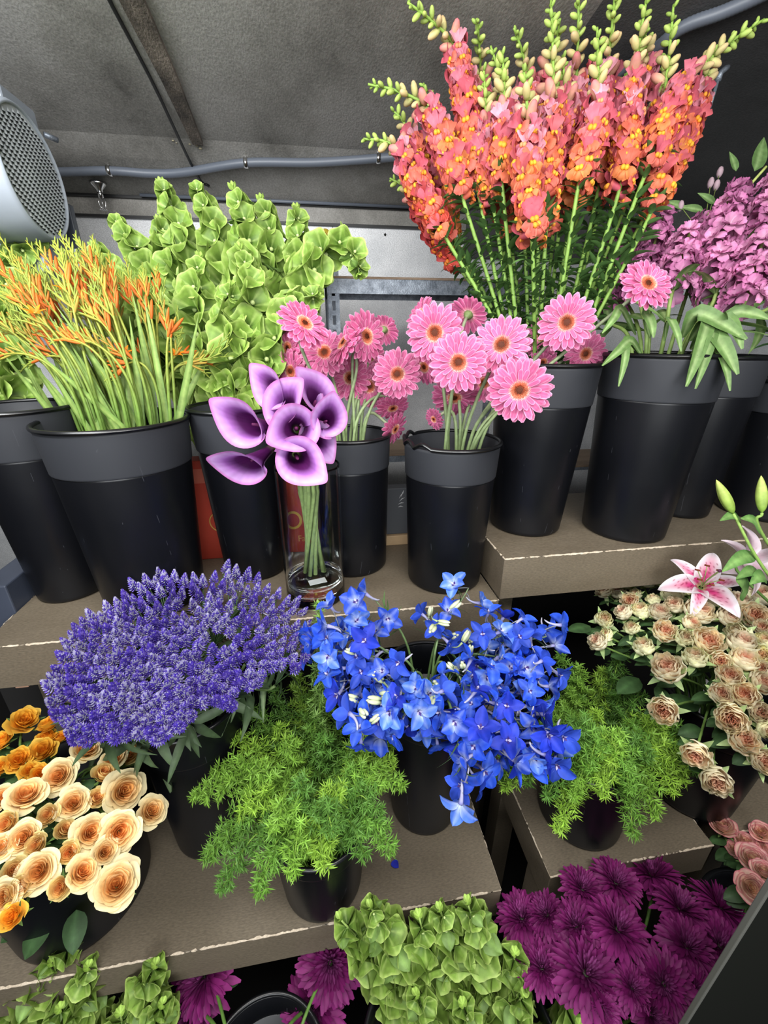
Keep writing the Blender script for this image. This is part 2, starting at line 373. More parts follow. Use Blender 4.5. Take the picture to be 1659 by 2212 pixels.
def ceilz(x, y):
    if x > XSEAM or y < p2[1]: return p2[2] + SL * (p2[1] - y)
    if y < PM_: return p2[2] + (p1[2] - p2[2]) * 0.33 * (y - p2[1]) / (PM_ - p2[1])
    return p2[2] + (p1[2] - p2[2]) * (0.33 + 0.67 * (y - PM_) / (p1[1] - PM_))
def athc(u, v, off=0.0):
    d = ray(u, v); lo, hi = 0.3, 3.2
    for _ in range(50):
        t = (lo + hi) / 2; q = CAM + d * t
        if q[2] < ceilz(q[0], q[1]) - off and q[1] < WY - .04: lo = t
        else: hi = t
    return CAM + d * lo
# ceiling seam and rusty batten
g = G(); P = [athc(237, 2, .003), athc(333, 185, .003), athc(425, 378, .003)]
tube(g, spline([P[0] + (P[0] - P[2]) * 0.3] + P + [athc(452, 402, .003)], 16), 0.004, 6); struct(build('trim_5', g, M_BLACK))
a, b, c = athc(262, 2, .001), athc(345, 160, .001), athc(415, 305, .001)
d2 = nrm(c - a); s_ = np.array([1., 0, 0]); g = G()
M_RUST = wallmat('rusty_batten', [(40, 36, 32), (84, 76, 68), (118, 108, 98)], 14, 0.8, bump=0.8, stretch=(1, 0.4, 1))
A0 = a - d2 * 0.5
V = []
for q, wd in ((A0, .05), (a, .047), (b, .040), (c, .030)):
    for sx, dz in ((0, 0), (0, -0.012), (1, -0.012), (1, 0)): V.append(q + s_ * wd * sx + np.array([0, 0, dz + .003]))
F = []
for i in range(3):
    for j in range(4): F.append((i * 4 + j, i * 4 + (j + 1) % 4, i * 4 + 4 + (j + 1) % 4, i * 4 + 4 + j))
F += [(3, 2, 1, 0), (12, 13, 14, 15)]
g.add(V, [np.array(F)], (0.1, 0.1, 0.1)); struct(build('trim_6', g, M_RUST, smooth=False))
g = G()
for (u, v, r) in ((416, 303, 5), (410, 312, 3), (433, 321, 4), (374, 304, 3), (381, 309, 2), (425, 315, 3)):
    q = athc(u, v, .001); ball(g, q, r * .0013, lin((190, 180, 150)), 6, 5, sc3=(1, 1.3, .3))
tag(build('paint_flakes', g, plain('flaking_plaster', (190, 180, 150), 0.9)), 'small pale flakes of plaster at the lower end of the rusty ceiling batten', 'flakes', kind='stuff')

# conduit along the ceiling, corrugated, with clamps
def conduit(name, pts, r, label, ring=True):
    P = spline(pts, 260); L = np.concatenate([[0], np.cumsum(np.linalg.norm(np.diff(P, axis=0), axis=1))])
    N = int(L[-1] / 0.0035); s = np.linspace(0, L[-1], N); Q = np.stack([np.interp(s, L, P[:, i]) for i in range(3)], 1)
    rr = r * (1 + (0.07 * (np.arange(N) % 2) if ring else 0))
    g = G(); tube(g, Q, rr, 14, (0.3, 0.3, 0.3)); return tag(build(name, g, M_CONDUIT), label, 'conduit')
pts = [athc(u, v, .014) for u, v in ((60, 372), (150, 371), (238, 369), (330, 375), (400, 372), (530, 352), (680, 351), (817, 342), (900, 334), (1000, 318))]
pts += [athc(u, v, .016) for u, v in ((1200, 230), (1380, 130), (1470, 62), (1560, 27), (1640, -8), (1720, -50), (1900, -150), (2150, -260))]
conduit('flexible_conduit', pts, 0.0115, 'grey corrugated flexible conduit running across the ceiling above the flowers')
for i, (u, v) in enumerate(((236, 369), (531, 352), (817, 342))):
    q = athc(u, v, .014); t = thing('conduit_clamp', q, 'shiny metal clamp on the ceiling conduit, ' + ['above the sprinkler head', 'above the bells of Ireland', 'just left of the snapdragons'][i], 'clamp', 'conduit clamps')
    g = G(); tube(g, [[-.006, 0, 0], [.006, 0, 0]], .0145, 16); build('strap', g, M_CHROME, t)
    g = G(); box(g, (-.005, -.003, .012), (.005, .003, .03)); build('hanger', g, M_CHROME, t)
# thin pipes below the bulkhead
g = G(); a, b = aty(300, 408, WY - .04), aty(892, 460, WY - .04); a[2] = b[2] = (a[2] + b[2]) / 2
tube(g, [a, b], .0055, 10); tube(g, [a + [0, 0, .012], b + [0, 0, .012]], .003, 8)
tag(build('ceiling_pipe', g, M_CONDUIT), 'thin pair of dark pipes running under the ceiling bulkhead behind the flowers', 'pipe')
# sprinkler
q = athc(211, 392, .012); t = thing('sprinkler_head', q, 'small chrome fire sprinkler head hanging under the conduit beside the fan', 'sprinkler')
g = G(); lathe(g, [(0, .0), (.026, -.002), (.022, -.01), (.010, -.022), (.009, -.03)], 20); build('escutcheon', g, M_CHROME, t)
g = G(); tube(g, [[0, 0, -.022], [0, 0, -.045]], .008, 10); build('body', g, M_CHROME, t)
g = G()
for sx in (-1, 1): tube(g, [[sx * .006, 0, -.044], [sx * .011, 0, -.055], [sx * .008, 0, -.068], [0, 0, -.075]], .0018, 6)
tube(g, [[0, 0, -.045], [0, 0, -.07]], .0022, 6); build('frame_arm', g, M_CHROME, t)
g = G()
for k in range(10):
    a = k * PI / 5; box(g, (-.0012, .003, -.0775), (.0012, .013, -.0765)); g.V[-1] = rz(g.V[-1], a)
build('deflector', g, M_CHROME, t)
# little pipe elbow with rust at right
q = athc(1560, 155, .01); t = thing('ceiling_hook', q, 'short grey steel pipe with an elbow on a rust spot, right of the snapdragons', 'pipe')
g = G(); tube(g, [[.012, 0, .01], [.004, 0, .004], [-.004, 0, -.002], [-.006, 0, -.018]], .007, 8); build('elbow', g, M_STEEL, t)
g = G(); tube(g, [[-.006, 0, -.016], [-.020, -.01, -.075]], .004, 8); build('rod', g, M_STEEL, t)

# fan / evaporator housing at left
XD = -0.60
fc = atx(76, 378, XD)
t = thing('cooler_fan', (XD - .2, fc[1], fc[2]), 'grey round cooler fan with a dusty dimpled grille hanging under the ceiling at left', 'fan')
o_ = np.array([XD - .2, fc[1], fc[2]])
def loc(P): return np.asarray(P) - o_
g = G(); box(g, loc((XD - .35, fc[1] + .03, 1.80)), loc((XD - .04, 1.43, 2.16))); bevel(build('housing', g, M_FAN, t, smooth=False), .006)
RX = np.array([[0, 0, 1.], [0, 1, 0], [-1, 0, 0]])   # local z -> +X
R_ = .122
g = G(); lathe(g, [(R_ + .012, -.13), (R_ + .010, -.05), (R_ + .004, -.006), (R_, .002), (R_ - .004, .003), (R_ - .005, -.004)], 64)
put('shroud', mesh('shroud', g, M_FAN), t, RX, loc(fc))
g = G(); lathe(g, [(0, .001), (R_ * .5, -.0005), (R_ - .003, -.004)], 64); gr_ = put('grille', mesh('grille', g, M_GRILLE), t, RX, loc(fc))
# rows of scooped louvres pressed in the grille
lv = G(); V = []
for i, uu in enumerate(np.linspace(-1, 1, 5)):
    for j, vv in enumerate(np.linspace(0, 1, 4)):
        V.append((uu * .0045, vv * .009, .0004 + .0038 * (1 - uu * uu) * vv))
lv.add(V, gridF(5, 4), (0.4, 0.4, 0.4)); lvt = lv.tpl()
ho = G(); ho.add([(-.0034, .0093, .0006), (.0034, .0093, .0006), (0.002, .012, .0006), (-.002, .012, .0006), (0, .0093, .0040)], [np.array([(0, 1, 2, 3)]), np.array([(0, 1, 4)])], (0, 0, 0)); hot = ho.tpl()
Ts = []
for r in range(-12, 13):
    for c in range(-14, 15):
        x = c * .0105 + (r % 2) * .005; y = r * .0115 - .004
        if math.hypot(x, y + .005) < R_ - .012: Ts.append((x, y, .001 - .0035 * (math.hypot(x, y) / R_) ** 2))
Ts = np.array(Ts)
Rr = np.tile(rotm((0, 0, 1), -0.35 + PI/2+PI), (len(Ts), 1, 1)); T2 = Ts @ rotm((0, 0, 1), -0.35 + PI/2+PI).T
g = G(); g.inst(lvt, Rr, T2); put('louvres', mesh('louvres', g, M_GRILLE), gr_)
g = G(); g.inst(hot, Rr, T2); put('louvre_slots', mesh('louvre_slots', g, M_HOLE, False), gr_)
q = atx(150, 500, XD - .03); g = G(); box(g, loc(q + [-.005, -.012, -.05]), loc(q + [.02, .012, .06])); bevel(build('switch_box', g, plain('slate_plastic', (62, 68, 78), .5), t, smooth=False))
q = atx(150, 468, XD - .03); g = G(); ball(g, loc(q), .012, (0, 0, 0)); build('knob', g, M_BLACK, t)
q = atx(95, 290, XD - .03); g = G(); tube(g, [loc(q), loc(q + [.02, .02, -.004])], .006, 8); build('pipe_stub', g, M_STEEL, t)

# ------------------------------------------------------------------ stands
def worn_strip(g, a, b, seed, wd=.0024, n=140, nrm1=(0, -1, 0), nrm2=(0, 0, 1), cover=0.85):
    """chipped paint line along an edge: irregular little wedge over the corner"""
    rr = np.random.RandomState(seed); a = np.asarray(a, float); b = np.asarray(b, float); n1 = np.asarray(nrm1, float); n2 = np.asarray(nrm2, float)
    n = max(20, int(np.linalg.norm(b - a) / .005)); t = np.linspace(0, 1, n)[:, None]; P = a + (b - a) * t
    s = np.convolve(rr.rand(n + 8), np.ones(9) / 9, 'valid'); m = np.clip((s - np.quantile(s, 1 - cover)) * 30, 0, 1)
    w1 = (m * wd * (0.4 + rr.rand(n)))[:, None]; w2 = (m * wd * (0.4 + rr.rand(n)))[:, None]; e = .0006
    V = np.stack([P - n2 * w1 + n1 * e * (m[:, None] > 0) - n1 * .001 * (m[:, None] == 0), P + (n1 + n2) * e * (m[:, None] > 0) - (n1 + n2) * .001 * (m[:, None] == 0), P - n1 * w2 + n2 * e * (m[:, None] > 0) - n2 * .001 * (m[:, None] == 0)], 1)
    g.add(V.reshape(-1, 3), gridF(n, 3), (1, 1, 1))
def stand(name, x0, x1, y0, y1, z, th, posts, label, seed, depthpost=.05, endcover=.5):
    t = thing(name, ((x0 + x1) / 2, y0, 0), label, 'shelf'); o = np.array([(x0 + x1) / 2, y0, 0])
    g = G(); box(g, np.array((x0, y0, z - th)) - o, np.array((x1, y1, z)) - o); bevel(build('deck', g, M_SHELF, t, smooth=False), .0015, 1)
    g = G(); worn_strip(g, np.array((x0, y0, z)) - o, np.array((x1, y0, z)) - o, seed)
    worn_strip(g, np.array((x0, y0, z)) - o, np.array((x0, y1, z)) - o, seed + 1, nrm1=(-1, 0, 0), cover=endcover, wd=.002)
    worn_strip(g, np.array((x1, y0, z)) - o, np.array((x1, y1, z)) - o, seed + 2, nrm1=(1, 0, 0), cover=endcover * .6, wd=.002)
    e = build('worn_edge', g, M_WORN, t); e['label'] = 'pale chipped paint line along the edges'
    for (px, py) in posts:
        g = G(); box(g, np.array((px, py, 0)) - o, np.array((px + depthpost, py + depthpost, z - th)) - o); build('post', g, M_SHELF, t, smooth=False)
    return t
stand('plant_stand', -0.674, 0.380, 0.746, 1.10, ZB, .102, [(-.64, .80), (.30, .80), (-.62, 1.04), (.31, 1.04)], 'brown painted wooden stand carrying the left half of the upper bucket row', 3)
stand('plant_stand', 0.381, 1.75, 0.746, 1.11, ZA, .104, [(.392, .80), (1.68, .80), (.392, 1.05), (1.68, 1.05)], 'brown painted wooden stand carrying the taller right half of the upper bucket row', 13)
stand('plant_stand', -1.10, 0.300, 0.427, 0.72, ZC, .09, [(-1.05, .46), (.24, .46), (-1.05, .66), (.24, .66)], 'brown painted lower stand under the yellow roses and left fern', 23)
stand('plant_stand', 0.405, 0.78, 0.432, 0.72, ZC, .09, [(.41, .46), (.72, .46), (.41, .66), (.72, .66)], 'brown painted lower stand under the right fern and cream roses', 33)
stand('plant_stand', 0.86, 1.6, 0.445, 0.74, ZC, .09, [(.87, .48), (1.5, .48), (.87, .68), (1.5, .68)], 'brown painted lower stand at the right edge behind the pink-edged roses', 43)
g = G(); box(g, (-1.2, 0.20, ZD - .04), (0.24, 0.425, ZD)); box(g, (.24, .27, ZD - .04), (1.3, .425, ZD)); box(g, (-1.1, 0.21, 0), (-1.05, .25, ZD - .04)); box(g, (1.1, 0.28, 0), (1.15, .32, ZD - .04)); box(g, (-1.1, .33, 0), (-1.05, .38, ZD - .04)); box(g, (1.1, .33, 0), (1.15, .38, ZD - .04))
tag(build('low_platform', g, plain('black_board', (16, 15, 14), .8), smooth=False), 'low black platform holding the buckets along the bottom of the photo', 'shelf')
# steel rack behind
def rack(x0, x1, zs, label, boards, seed, y0=1.35, y1=1.56, legs=(0, 1)):
    t = thing('steel_rack', (x0, y0, 0), label, 'rack'); o = np.array([x0, y0, 0])
    for k in legs:
        x = x0 if k == 0 else x1
        for y in (y0, y1):
            g = G(); s = 1 if k == 0 else -1
            # slotted angle: two flanges with real slots
            for fl in (0, 1):
                z = 0.05
                if fl == 0: box(g, (x - .0165 * (1 - s) , y, 0), (x + .0165 * (1 + s), y + .002, .02)) if False else None
                W = .034
                for (u0, u1) in ((0, .012), (.022, W)):
                    if fl == 0: box(g, np.array((min(x, x + s * u0, x + s * u1) if False else min(x + s * u0, x + s * u1), y, 0)) - o, np.array((max(x + s * u0, x + s * u1), y + .002, 1.86)) - o)
                    else: box(g, np.array((x - .001, y + u0, 0)) - o, np.array((x + .001, y + u1, 1.86)) - o)
                zz = 0.0
                while zz < 1.85:
                    if fl == 0: box(g, np.array((min(x + s * .012, x + s * .022), y, zz)) - o, np.array((max(x + s * .012, x + s * .022), y + .002, zz + .013)) - o)
                    else: box(g, np.array((x - .001, y + .012, zz)) - o, np.array((x + .001, y + .022, zz + .013)) - o)
                    zz += .038
            build('post', g, M_STEEL, t, smooth=False)
    for (z, lip, top) in boards:
        g = G(); box(g, np.array((x0, y0 - .002, z - lip)) - o, np.array((x1, y0, z)) - o); box(g, np.array((x0, y1, z - lip)) - o, np.array((x1, y1 + .002, z)) - o)
        box(g, np.array((x0, y0, z - .004)) - o, np.array((x1, y1, z)) - o); build('shelf_frame', g, M_STEEL, t, smooth=False)
        g = G(); box(g, np.array((x0 + .004, y0 - .004, z)) - o, np.array((x1 - .004, y1, z + top)) - o); build('shelf_board', g, M_BROWNBOARD, t, smooth=False)
    return t
rack(0.045, 0.66, 0, 'galvanised slotted-angle rack with brown boards against the wall behind the pink gerberas', [(1.805, .038, .006), (1.283, .022, .006), (0.75, .03, .006)], 1)
rack(-0.60, 0.005, 0, 'slotted-angle steel rack against the wall behind the bells of Ireland', [(1.795, .03, .004), (1.20, .03, .006)], 2)
rack(0.70, 1.9, 0, 'steel rack against the wall behind the snapdragon and stock buckets', [(1.212, .012, .008), (0.75, .03, .006)], 3, legs=(1,))
# sticker and seam on wall
q = aty(703, 507, WY); g = G(); tube(g, [[q[0], WY - .0005, q[2]], [q[0], WY - .002, q[2]]], .020, 28); t = tag(build('round_sticker', g, plain('gold_sticker', (186, 160, 60), .4)), 'small round gold sticker on the galvanised wall', 'sticker')
g = G()
for a, b in (((-.009, -.004), (0, .009)), ((0, .009), (.009, -.004)), ((-.006, -.008), (-.006, .001)), ((-.006, -.008), (.006, -.008)), ((.006, -.008), (.006, .001))):
    tube(g, [[q[0] + a[0], WY - .0023, q[2] + a[1]], [q[0] + b[0], WY - .0023, q[2] + b[1]]], .0008, 5)
e = build('sticker_mark', g, plain('brown_ink', (110, 90, 30), .6)); e.parent = t
q = aty(718, 490, WY); g = G(); box(g, (q[0] - .001, WY - .0015, 1.2), (q[0] + .001, WY, p0[2])); struct(build('trim_7', g, M_BLACK, smooth=False))
q = aty(832, 507, WY); g = G(); ball(g, q, .005, (0, 0, 0)); tag(build('wall_bolt', g, M_BLACK), 'small black bolt head high on the galvanised wall above the rack', 'bolt')
# cardboard boxes
def carton(name, x0, x1, y0, y1, z0, z1, mat, label, seams=None):
    t = thing(name, ((x0 + x1) / 2, y0, z0), label, 'box'); o = np.array([(x0 + x1) / 2, y0, z0])
    g = G(); box(g, np.array((x0, y0, z0)) - o, np.array((x1, y1, z1)) - o); bevel(build('carton', g, mat, t, smooth=False), .003)
    return t, o
M_RED = plain('red_cardboard', (176, 58, 38), .7, noise=.12, nscale=9)
M_YEL = plain('yellow_ink', (214, 176, 62), .6)
M_GOLD = plain('gold_ink', (205, 160, 80), .6)
xl = atz(432, 1197, ZB)[0] - .01; t, o = carton('cardboard_carton', xl, .02, 1.045, 1.098, ZB, 1.372, M_RED, 'red cardboard box with yellow lettering behind the glass vase')
g = G(); box(g, np.array((xl, 1.0435, 1.315)) - o, np.array((.02, 1.045, 1.352)) - o); build('tape', g, plain('pinkish_tape', (196, 104, 84), .35), t, smooth=False)
def text(s, size, loc, mat, parent, rot=(PI / 2, 0, 0), name='lettering'):
    cu = bpy.data.curves.new(name, 'FONT'); cu.body = s; cu.size = size; cu.extrude = .0003; cu.align_x = 'CENTER'; cu.align_y = 'CENTER'
    ob = bpy.data.objects.new(name, cu); COL.objects.link(ob); ob.location = tuple(loc); ob.rotation_euler = rot; ob.parent = parent
    dg = bpy.context.evaluated_depsgraph_get(); me = bpy.data.meshes.new_from_object(ob.evaluated_get(dg)); me.materials.clear(); me.materials.append(mat)
    o2 = bpy.data.objects.new(name, me); COL.objects.link(o2); o2.location = ob.location; o2.rotation_euler = rot; o2.parent = parent
    bpy.data.objects.remove(ob); return o2
q = aty(647, 1125, 1.044); text('OT', .075, q - o, M_YEL, t)
q = aty(662, 1163, 1.044); text('Farm', .026, q - o, M_GOLD, t)
q = aty(462, 1128, 1.044); g = G()
a = np.linspace(PI * .55, PI * 1.45, 14); tube(g, np.stack([.028 * np.cos(a) + .018, a * 0, .028 * np.sin(a)], 1) + (q - o), .0018, 5)
tube(g, np.array([[.006, 0, -.008], [.014, 0, .002]]) + (q - o) + [0, 0, -.004], .0018, 5); tube(g, np.array([[.010, 0, -.004], [.012, 0, -.024]]) + (q - o), .0015, 5)
build('emblem', g, M_GOLD, t)
t, o = carton('cardboard_carton', .13, .31, 1.06, 1.095, ZB + .03, ZB + .17, plain('charcoal_card', (70, 72, 76), .6), 'charcoal box with white leaf marks glimpsed between the two gerbera buckets')
q = aty(862, 1085, 1.059); g = G()
for k, (dx, dz, an, L) in enumerate(((0, .012, .9, .02), (.001, .003, .6, .018), (-.002, -.006, .25, .016), (-.002, -.014, 0, .014), (.006, .016, 1.2, .02))):
    tube(g, np.array([[dx, 0, dz], [dx + L * .5 * math.cos(an), 0, dz + L * .5 * math.sin(an) + .002], [dx + L * math.cos(an), 0, dz + L * math.sin(an)]]) + (q - o), [.0005, .0014, .0005], 5)
build('leaf_mark', g, plain('white_ink', (190, 190, 190), .6), t)
g = G(); box(g, (.13, 1.05, ZB), (.31, 1.095, ZB + .03)); tag(bevel(build('wooden_block', g, plain('pale_wood', (176, 148, 112), .6, noise=.1), smooth=False), .002), 'pale wooden block on the stand under the charcoal box', 'block')
xb = atz(34, 1324, ZB)
t, o = carton('cardboard_carton', -0.735, -0.676, 0.865, 1.06, 1.05, 1.166, plain('slate_card', (56, 62, 76), .5, noise=.1, nscale=14), 'dark slate blue box standing behind the left end of the upper stand')
g = G(); box(g, (-0.76, .85, 0), (-0.676, 1.08, 1.05)); tag(build('black_pedestal', g, M_DARK, smooth=False), 'black pedestal under the slate blue box at the left edge', 'pedestal')
g = G(); q = atz(30, 1492, 1.0); box(g, q + [-.012, .02, -.012], q + [.012, .05, .004])
e = build('wood_shim', g, plain('pinkish_wood', (190, 150, 125), .6), smooth=False); tag(e, 'small pale wood shim under the left end of the upper stand', 'shim')
# near black panel at right corner
q = atd(1586, 2045, .45)
t = thing('divider_panel', (q[0], q[1], 0), 'dark upright board with a grey front edge cutting across the bottom right corner', 'panel')
g = G(); box(g, (.004, .0005, 0), (.36, .0055, 1.22)); build('panel_board', g, plain('green_black_board', (13, 15, 10), .9, spec=.15), t, smooth=False)
g = G(); box(g, (0, 0, 0), (.0045, .006, 1.22)); bevel(build('edge_strip', g, plain('grey_edging', (88, 88, 82), .6), t, smooth=False), .001)

# ------------------------------------------------------------------ buckets
BK = {}
def bucket(key, x, y, z, br, tr, H, label, collar=.22, broken=False):
    t = thing('flower_bucket', (x, y, z), label, 'bucket', 'black flower buckets'); w_ = .003
    def R(h): return br + (tr - br) * h / H
    hc = H * (1 - collar)
    n = 72
    g = G(); lathe(g, [(0, .001), (br - .004, .001), (br, .005), (R(.012), .012), (R(hc - .004), hc - .004), (R(hc) - .0, hc), (R(hc) - .001, hc + .001), (R(hc) - w_, hc + .001), (br - .004, .006), (0, .006)], n); build('body', g, M_BUCKET, t)
    prof = [(R(hc) - .002, hc), (R(hc) + .0015, hc), (R(hc) + .002, hc + .001), (R(hc + .004) + .002, hc + .004), (R(H * .985) + .002, H - .012), (R(H * .985) + .002, H - .006), (R(H) - .001, H - .005), (R(H) - .0025, H - .006), (R(hc + .004) - .002, hc + .004), (R(hc) - .002, hc + .001)]
    g = G(); lathe(g, prof, n); build('collar', g, M_BUCKET if z < 1 else M_COLLAR, t)  # lower-tier collars take the blacker body plastic, shading set by colour
    a = np.linspace(0, 2 * PI, 9); rc = .0045
    rp = [(R(H) + .002 + rc * math.cos(k), H - .003 + rc * math.sin(k)) for k in a]
    g = G(); lathe(g, rp, n)
    if broken:
        V = g.V[0]; an = np.arctan2(V[:, 1], V[:, 0]); m = (an > 2.2) | (an < -2.35)
        V[m, 2] += .012 * np.abs(np.sin(an[m] * 7)) - .004
    build('rim', g, M_RIM, t)
    BK[key] = (np.array([x, y, z]), br, tr, H); return t
bucket('b1', -.60, .955, ZB, .073, .104, .425, 'black flower bucket at the left edge, half hidden by the crocosmia bucket')
bucket('b2', -.395, .893, ZB, .102, .130, .405, 'wide black bucket full of orange crocosmia stalks')
bucket('b3', -.182, .985, ZB, .075, .098, .412, 'black bucket of bells of Ireland just behind the purple calla lilies')
bucket('b4', .069, .975, ZB, .086, .093, .345, 'black bucket of gerberas directly behind the glass vase')
bucket('b5', .285, .869, ZB, .088, .102, .346, 'black bucket with a chipped rim holding the front gerberas', broken=True)
bucket('a1', .509, .918, ZA, .085, .112, .395, 'tall black bucket under the orange snapdragons')
bucket('a2', .741, .854, ZA, .093, .118, .414, 'tall black bucket of mauve stock in the middle of the right stand')
bucket('a3', .975, .945, ZA, .075, .100, .405, 'black bucket squeezed behind the mauve stock bucket')
bucket('a4', 1.20, .90, ZA, .105, .122, .35, 'shorter black bucket at the right edge of the upper stand')
bucket('c1', -.28, .65, ZC, .083, .098, .37, 'black bucket under the violet-blue filler flowers')
bucket('c2', -.51, .56, ZC, .115, .125, .27, 'broad black bucket of yellow roses on the lower stand')
bucket('c3', -.045, .505, ZC, .076, .090, .205, 'small black bucket holding the left asparagus fern')
bucket('c4', .188, .615, ZC, .074, .096, .385, 'tall black bucket of blue delphinium on the lower stand')
bucket('c5', .535, .545, ZC, .088, .098, .22, 'black bucket under the right asparagus fern')
bucket('c6', .83, .56, ZC, .092, .115, .30, 'black bucket under the cream spray roses')
bucket('c7', 1.10, .56, ZC, .085, .10, .34, 'black bucket with lilies at the right edge of the lower stand')
bucket('d1', .12, .30, ZD, .085, .105, .30, 'black bucket of bells of Ireland at the bottom centre')
bucket('d2', -.42, .30, ZD, .085, .105, .30, 'black bucket of bells of Ireland in the bottom left corner')
bucket('d3', -.16, .30, ZD, .085, .105, .30, 'black bucket at the bottom between two purple chrysanthemum groups')
bucket('d4', .47, .32, ZD, .10, .12, .30, 'black bucket of dark purple chrysanthemums at the bottom right')
bucket('d5', .82, .32, ZD, .085, .105, .36, 'black bucket of pink-edged roses at the lower right edge')
def stempath(bk, head, n, L=.05, spread=.6, bottom=.02, N=12, depth=None):
    c, br, tr, H = BK[bk]; hd = np.asarray(head) - c; hd = np.array([hd[0], hd[1], 0]); dd = min(np.linalg.norm(hd) / .25, 1)
    dr = nrm(hd) if np.linalg.norm(hd) > 1e-6 else np.array([1., 0, 0]); j = np.array([rnd.uniform(-1, 1), rnd.uniform(-1, 1), 0]) * tr * .25
    base = c + [0, 0, bottom] - dr * br * .4 * dd + j; rim = c + [0, 0, H] + dr * tr * spread * dd + j * .8
    L = min(L, np.linalg.norm(head - rim) * .6)
    P = np.concatenate([base + (rim - base) * np.linspace(0, 1, 3)[:-1, None], bez(rim, rim + (rim - base) * .25, head - nrm(n) * L, np.asarray(head), N)])
    return base, P


class Pieces:
    """collects separate small pieces, each built as a part of its own"""
    def __init__(s): s.L = []
    def add(s, V, F, C): s.L.append((np.asarray(V), F, np.asarray(C)))
    def build(s, name, mat, parent):
        for V, F, C in s.L:
            g = G(); o_ = V[0].copy(); g.add(V - o_, F, C); put(name, mesh(name, g, mat), parent, None, o_)

def facedir(P, r, u, n):        # right / up / towards-viewer, seen from where the flower is
    tc = nrm(CAM - np.asarray(P)); rt = nrm(np.cross([0, 0, 1.], tc)); up = np.cross(tc, rt); return nrm(rt * r + up * u + tc * n)
# ------------------------------------------------------------------ small leaf / sepal helpers
def leafcol(a, b, vein=None):
    def f(U, V):
        c = mix(a, b, U * 0.5 + 0.25 * (1 - np.abs(V)))
        if vein is not None: c = mix(c, vein, np.exp(-(V * 5) ** 2) * 0.7)
        return c
    return f
def stembuild(name, P, r, parent, o, col=GREEN, col2=None, mat=None):
    g = G(); tube(g, np.asarray(P) - o, r, 7, col, col2); return build(name, g, mat or M_STEM, parent)
GE = []   # leaf template list per kind

# ------------------------------------------------------------------ gerberas
def gerbera_meshes(seed):
    r = random.Random(seed); g = G()
    ed = lin((234, 168, 198)); md = lin((206, 102, 148)); bs = lin((226, 120, 136)); dk = lin((178, 72, 120))
    def col(U, V):
        c = mix(bs, md, np.clip(U * 2.6, 0, 1)); c = mix(c, dk, np.exp(-((np.abs(V) - .38) / .12) ** 2) * .55)
        c = mix(c, ed, np.clip((np.abs(V) - .72) * 4, 0, 1) * .8 + np.clip(U - .9, 0, 1) * 5); return mix(c, lin((250, 214, 214)), np.clip(1 - U * 5, 0, 1))
    for k, (n, L, W, el, z) in enumerate(((21, .0455, .0135, -.04, 0), (20, .042, .0125, .12, .0012), (16, .026, .008, .3, .0024))):
        for i in range(n):
            V, F, C = petal(L * r.uniform(.93, 1.04), W * r.uniform(.9, 1.08), P_strap, el + r.uniform(-.09, .09), r.uniform(-.28, .02), r.uniform(-.25, .3), 8, 7, col, .0095)
            g.add(rz(V + [0, 0, z], 2 * PI * (i + .5 * (k % 2)) / n + r.uniform(-.05, .05)), F, C * r.uniform(.9, 1.08))
    pm = mesh('petals', g, M_PETAL)
    g = G(); t = np.linspace(0, PI / 2, 6); lathe(g, np.stack([.0105 * np.sin(t), .0015 + .003 * np.cos(t)], 1)[::-1], 20, lin((120, 58, 34)))
    cone = G(); cone.add([(-.0006, -.0006, 0), (.0006, -.0006, 0), (.0006, .0006, 0), (-.0006, .0006, 0), (0, 0, .0034)], [np.array([(0, 1, 4), (1, 2, 4), (2, 3, 4), (3, 0, 4)])], (1, 1, 1)); ct = cone.tpl()
    R, T, S, cm = [], [], [], []
    for i in range(330):
        rad = .0165 * math.sqrt((i + .5) / 330); a = i * 2.39996; q = rad / .0165
        out = np.array([math.cos(a) * (q * .9 - .1), math.sin(a) * (q * .9 - .1), 1.0]); R.append(frame(out)); T.append((rad * math.cos(a), rad * math.sin(a), .003 * (1 - q ** 3) + .001))
        S.append(.75 if q < .42 else 1.25 if q < .8 else 1.5)
        c = lin((46, 16, 12)) if q < .33 else lin((206, 108, 74)) if q < .5 else lin((234, 156, 120)) if q < .8 else lin((252, 222, 200)); cm.append(c * r.uniform(.8, 1.15))
    g.inst(ct, R, T, S, cm); dm = mesh('disc', g, M_PETAL, False)
    g = G(); lathe(g, [(.0022, -.017), (.006, -.014), (.011, -.006), (.013, -.0005), (.008, -.0005)], 18, lin((110, 128, 78)))
    for i in range(26):
        V, F, C = petal(.014, .003, P_lance, .5, -.3, .1, 4, 3, lin((104, 118, 70)), 0); V = V @ rotm((0, 1, 0), -.9 + .25 * (i % 2)).T; g.add(rz(V + [.008, 0, -.011], i * 2 * PI / 26), F, C)
    return pm, dm, mesh('calyx', g, M_LEAF)
GM = [gerbera_meshes(s) for s in (1, 2, 3)]
